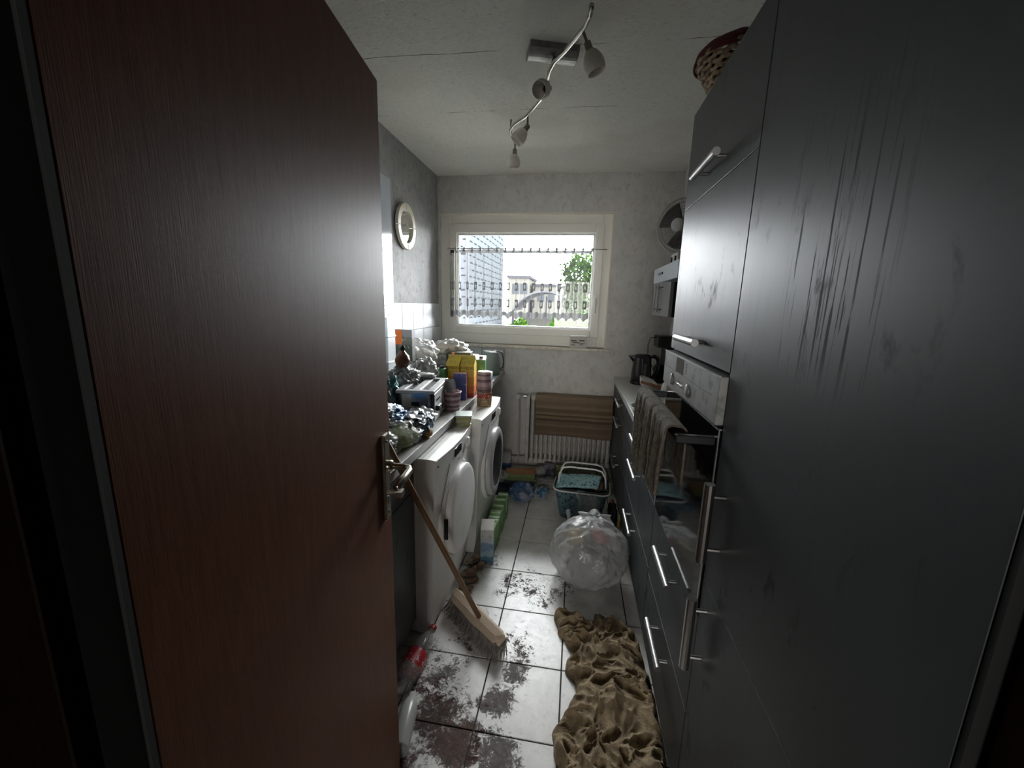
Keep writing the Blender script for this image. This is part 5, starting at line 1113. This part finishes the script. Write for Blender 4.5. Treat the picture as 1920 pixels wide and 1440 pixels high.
MB().box(-4, 3.88, -1.5, 3, 0, 6.5).build('slate_wall', mk_slate(), hs)
MB().box(3.86, 3.93, -1.53, -1.45, 0, 6.5).build('corner_profile', mat('grey_profile', (.02, .02, .022), .8, spec=0), hs)
PALE = mat('pale_render', (.030, .029, .026), .9, spec=0); RF = mat('grey_roof', (.012, .012, .014), .8, spec=0)
for k, (x, w_, h_, lab) in enumerate(((-4.3, .75, 4.35, 'narrow pale building far outside, next to the slate house'), (-2.42, .93, 3.85, 'pale flat-roofed building far outside in the window middle'), (-.32, .85, 3.8, 'pale building far outside, left of the garden tree'))):
    t = thing('house', lab, 'building', (x, 30 + k, -1)); MB().box(-w_, w_, 0, 5, 0, h_).build('wall', PALE, t); MB().box(-w_ - .1, w_ + .1, -.1, 5.1, h_, h_ + .18).build('roof', RF, t)
    for i in range(2):
        MB().box(-w_ * .6 + i * w_ * .8, -w_ * .6 + i * w_ * .8 + .5, -.03, .02, h_ - 1.1, h_ - .4).build('window', mat('dark_pane', (.012, .013, .015), .8, spec=0), t)
# arched carport roof
t = thing('arched_shelter', 'white arched shelter roof outside behind the curtain', 'shelter', (-.95, 12.6, -1))
vs = []; n = 22
for k in range(n + 1):
    a = R(28 + 124 * k / n)
    for y in (-.5, 1.5):
        for r_ in (1.10, 1.05): vs.append((r_ * math.cos(a), y, 1.83 + r_ * math.sin(a) * .98))
fs = []
for k in range(n): b_ = k * 4; fs += [(b_, b_ + 4, b_ + 6, b_ + 2), (b_ + 1, b_ + 3, b_ + 7, b_ + 5), (b_, b_ + 1, b_ + 5, b_ + 4), (b_ + 2, b_ + 6, b_ + 7, b_ + 3)]
MB().add(vs, fs).build('arched_roof', mat('white_sheet', (.035, .036, .039), .5, spec=0), t)
for x in (-.93, .93): MB().box(x - .03, x + .03, -.48, -.42, 0, 2.35).build('post', RF, t)
for x in (-.45, .05, .5): MB().box(x - .02, x + .02, -.47, -.43, 1.2, 2.75).build('strut', RF, t)
MB().box(-.93, .93, 1.0, 1.05, 0, 2.2).build('back_sheet', PALE, t)
def leaves(mb, c, rad, n, size, seed):
    rs = random.Random(seed)
    for _ in range(n):
        d = Vector((rs.gauss(0, 1), rs.gauss(0, 1), rs.gauss(0, 1))).normalized() * rs.uniform(.55, 1); k = 1 + .3 * nz(d * 2.2 + Vector((seed, 0, 0)))
        p = Vector((c[0] + d.x * rad[0] * k, c[1] + d.y * rad[1] * k, c[2] + d.z * rad[2] * k))
        e = Euler((rs.uniform(-1, 1), rs.uniform(-1, 1), rs.uniform(0, 6.3))).to_matrix(); s = size * rs.uniform(.6, 1.3)
        mb.m = rs.randrange(3)
        mb.add([p + e @ Vector(q) for q in ((-s, 0, 0), (0, -s * .45, s * .12), (s, 0, 0), (0, s * .45, s * .12))], [(0, 1, 2, 3)])
def leafmat(name, c):
    m, nt, p, out = newmat(name); p.inputs['Base Color'].default_value = col(c); p.inputs['Specular IOR Level'].default_value = 0
    t = N(nt, 'ShaderNodeBsdfTranslucent'); t.inputs[0].default_value = col((c[0] * 1.2, c[1] * 1.3, c[2] * .6)); mx = N(nt, 'ShaderNodeMixShader'); mx.inputs[0].default_value = .4
    nt.links.new(p.outputs[0], mx.inputs[1]); nt.links.new(t.outputs[0], mx.inputs[2]); nt.links.new(mx.outputs[0], out.inputs[0]); return m
LV = [leafmat('leaf_bright', (.010, .024, .003)), leafmat('leaf_mid', (.006, .015, .003)), leafmat('leaf_dark', (.003, .007, .002))]
BARK = mat('bark', (.02, .015, .012), .9, spec=0)
for k, (x, y, rx, rz_, lab) in enumerate(((-.84, 6.1, .22, .30, 'bright green bush outside below the curtain hem, left one'), (-.26, 6.0, .23, .31, 'bright green bush outside below the curtain hem, right one'))):
    t = thing('bush', lab, 'bush', (x, y, -1)); mb = MB(); leaves(mb, (0, 0, 1.97), (rx, .35, rz_), 1500, .045, 11 + k); leaves(mb, (0, 0, 1.2), (rx, .35, .8), 900, .05, 15 + k); mb.build('foliage', LV, t)['kind'] = 'stuff'
    st_ = MB(); 
    for q in range(5): st_.tube([(.03 * q - .06, 0, 0), (.12 * q - .24, .05 * (q % 2), 1.7)], [.02, .006], 6)
    st_.build('stems', BARK, t)['kind'] = 'stuff'
for k, (x, y, rx, rz_, zc, n_, lab) in enumerate(((.02, 11.2, .52, .62, 3.25, 2600, 'loose green garden tree outside at the right of the window'), (.60, 13, .65, 1.5, 2.7, 2600, 'taller dark green tree outside at the far right window edge'))):
    t = thing('garden_tree', lab, 'tree', (x, y, -1)); mb = MB(); leaves(mb, (0, 0, zc), (rx, .5, rz_), n_, .06, 21 + k); leaves(mb, (.02, 0, zc - .8), (rx * .8, .5, .7), 900, .06, 31 + k); mb.build('crown', LV, t)['kind'] = 'stuff'
    MB().tube([(0, 0, 0), (.03, 0, 1.5), (.02, 0, 3.2)], [.08, .06, .02], 8).build('trunk', BARK, t)
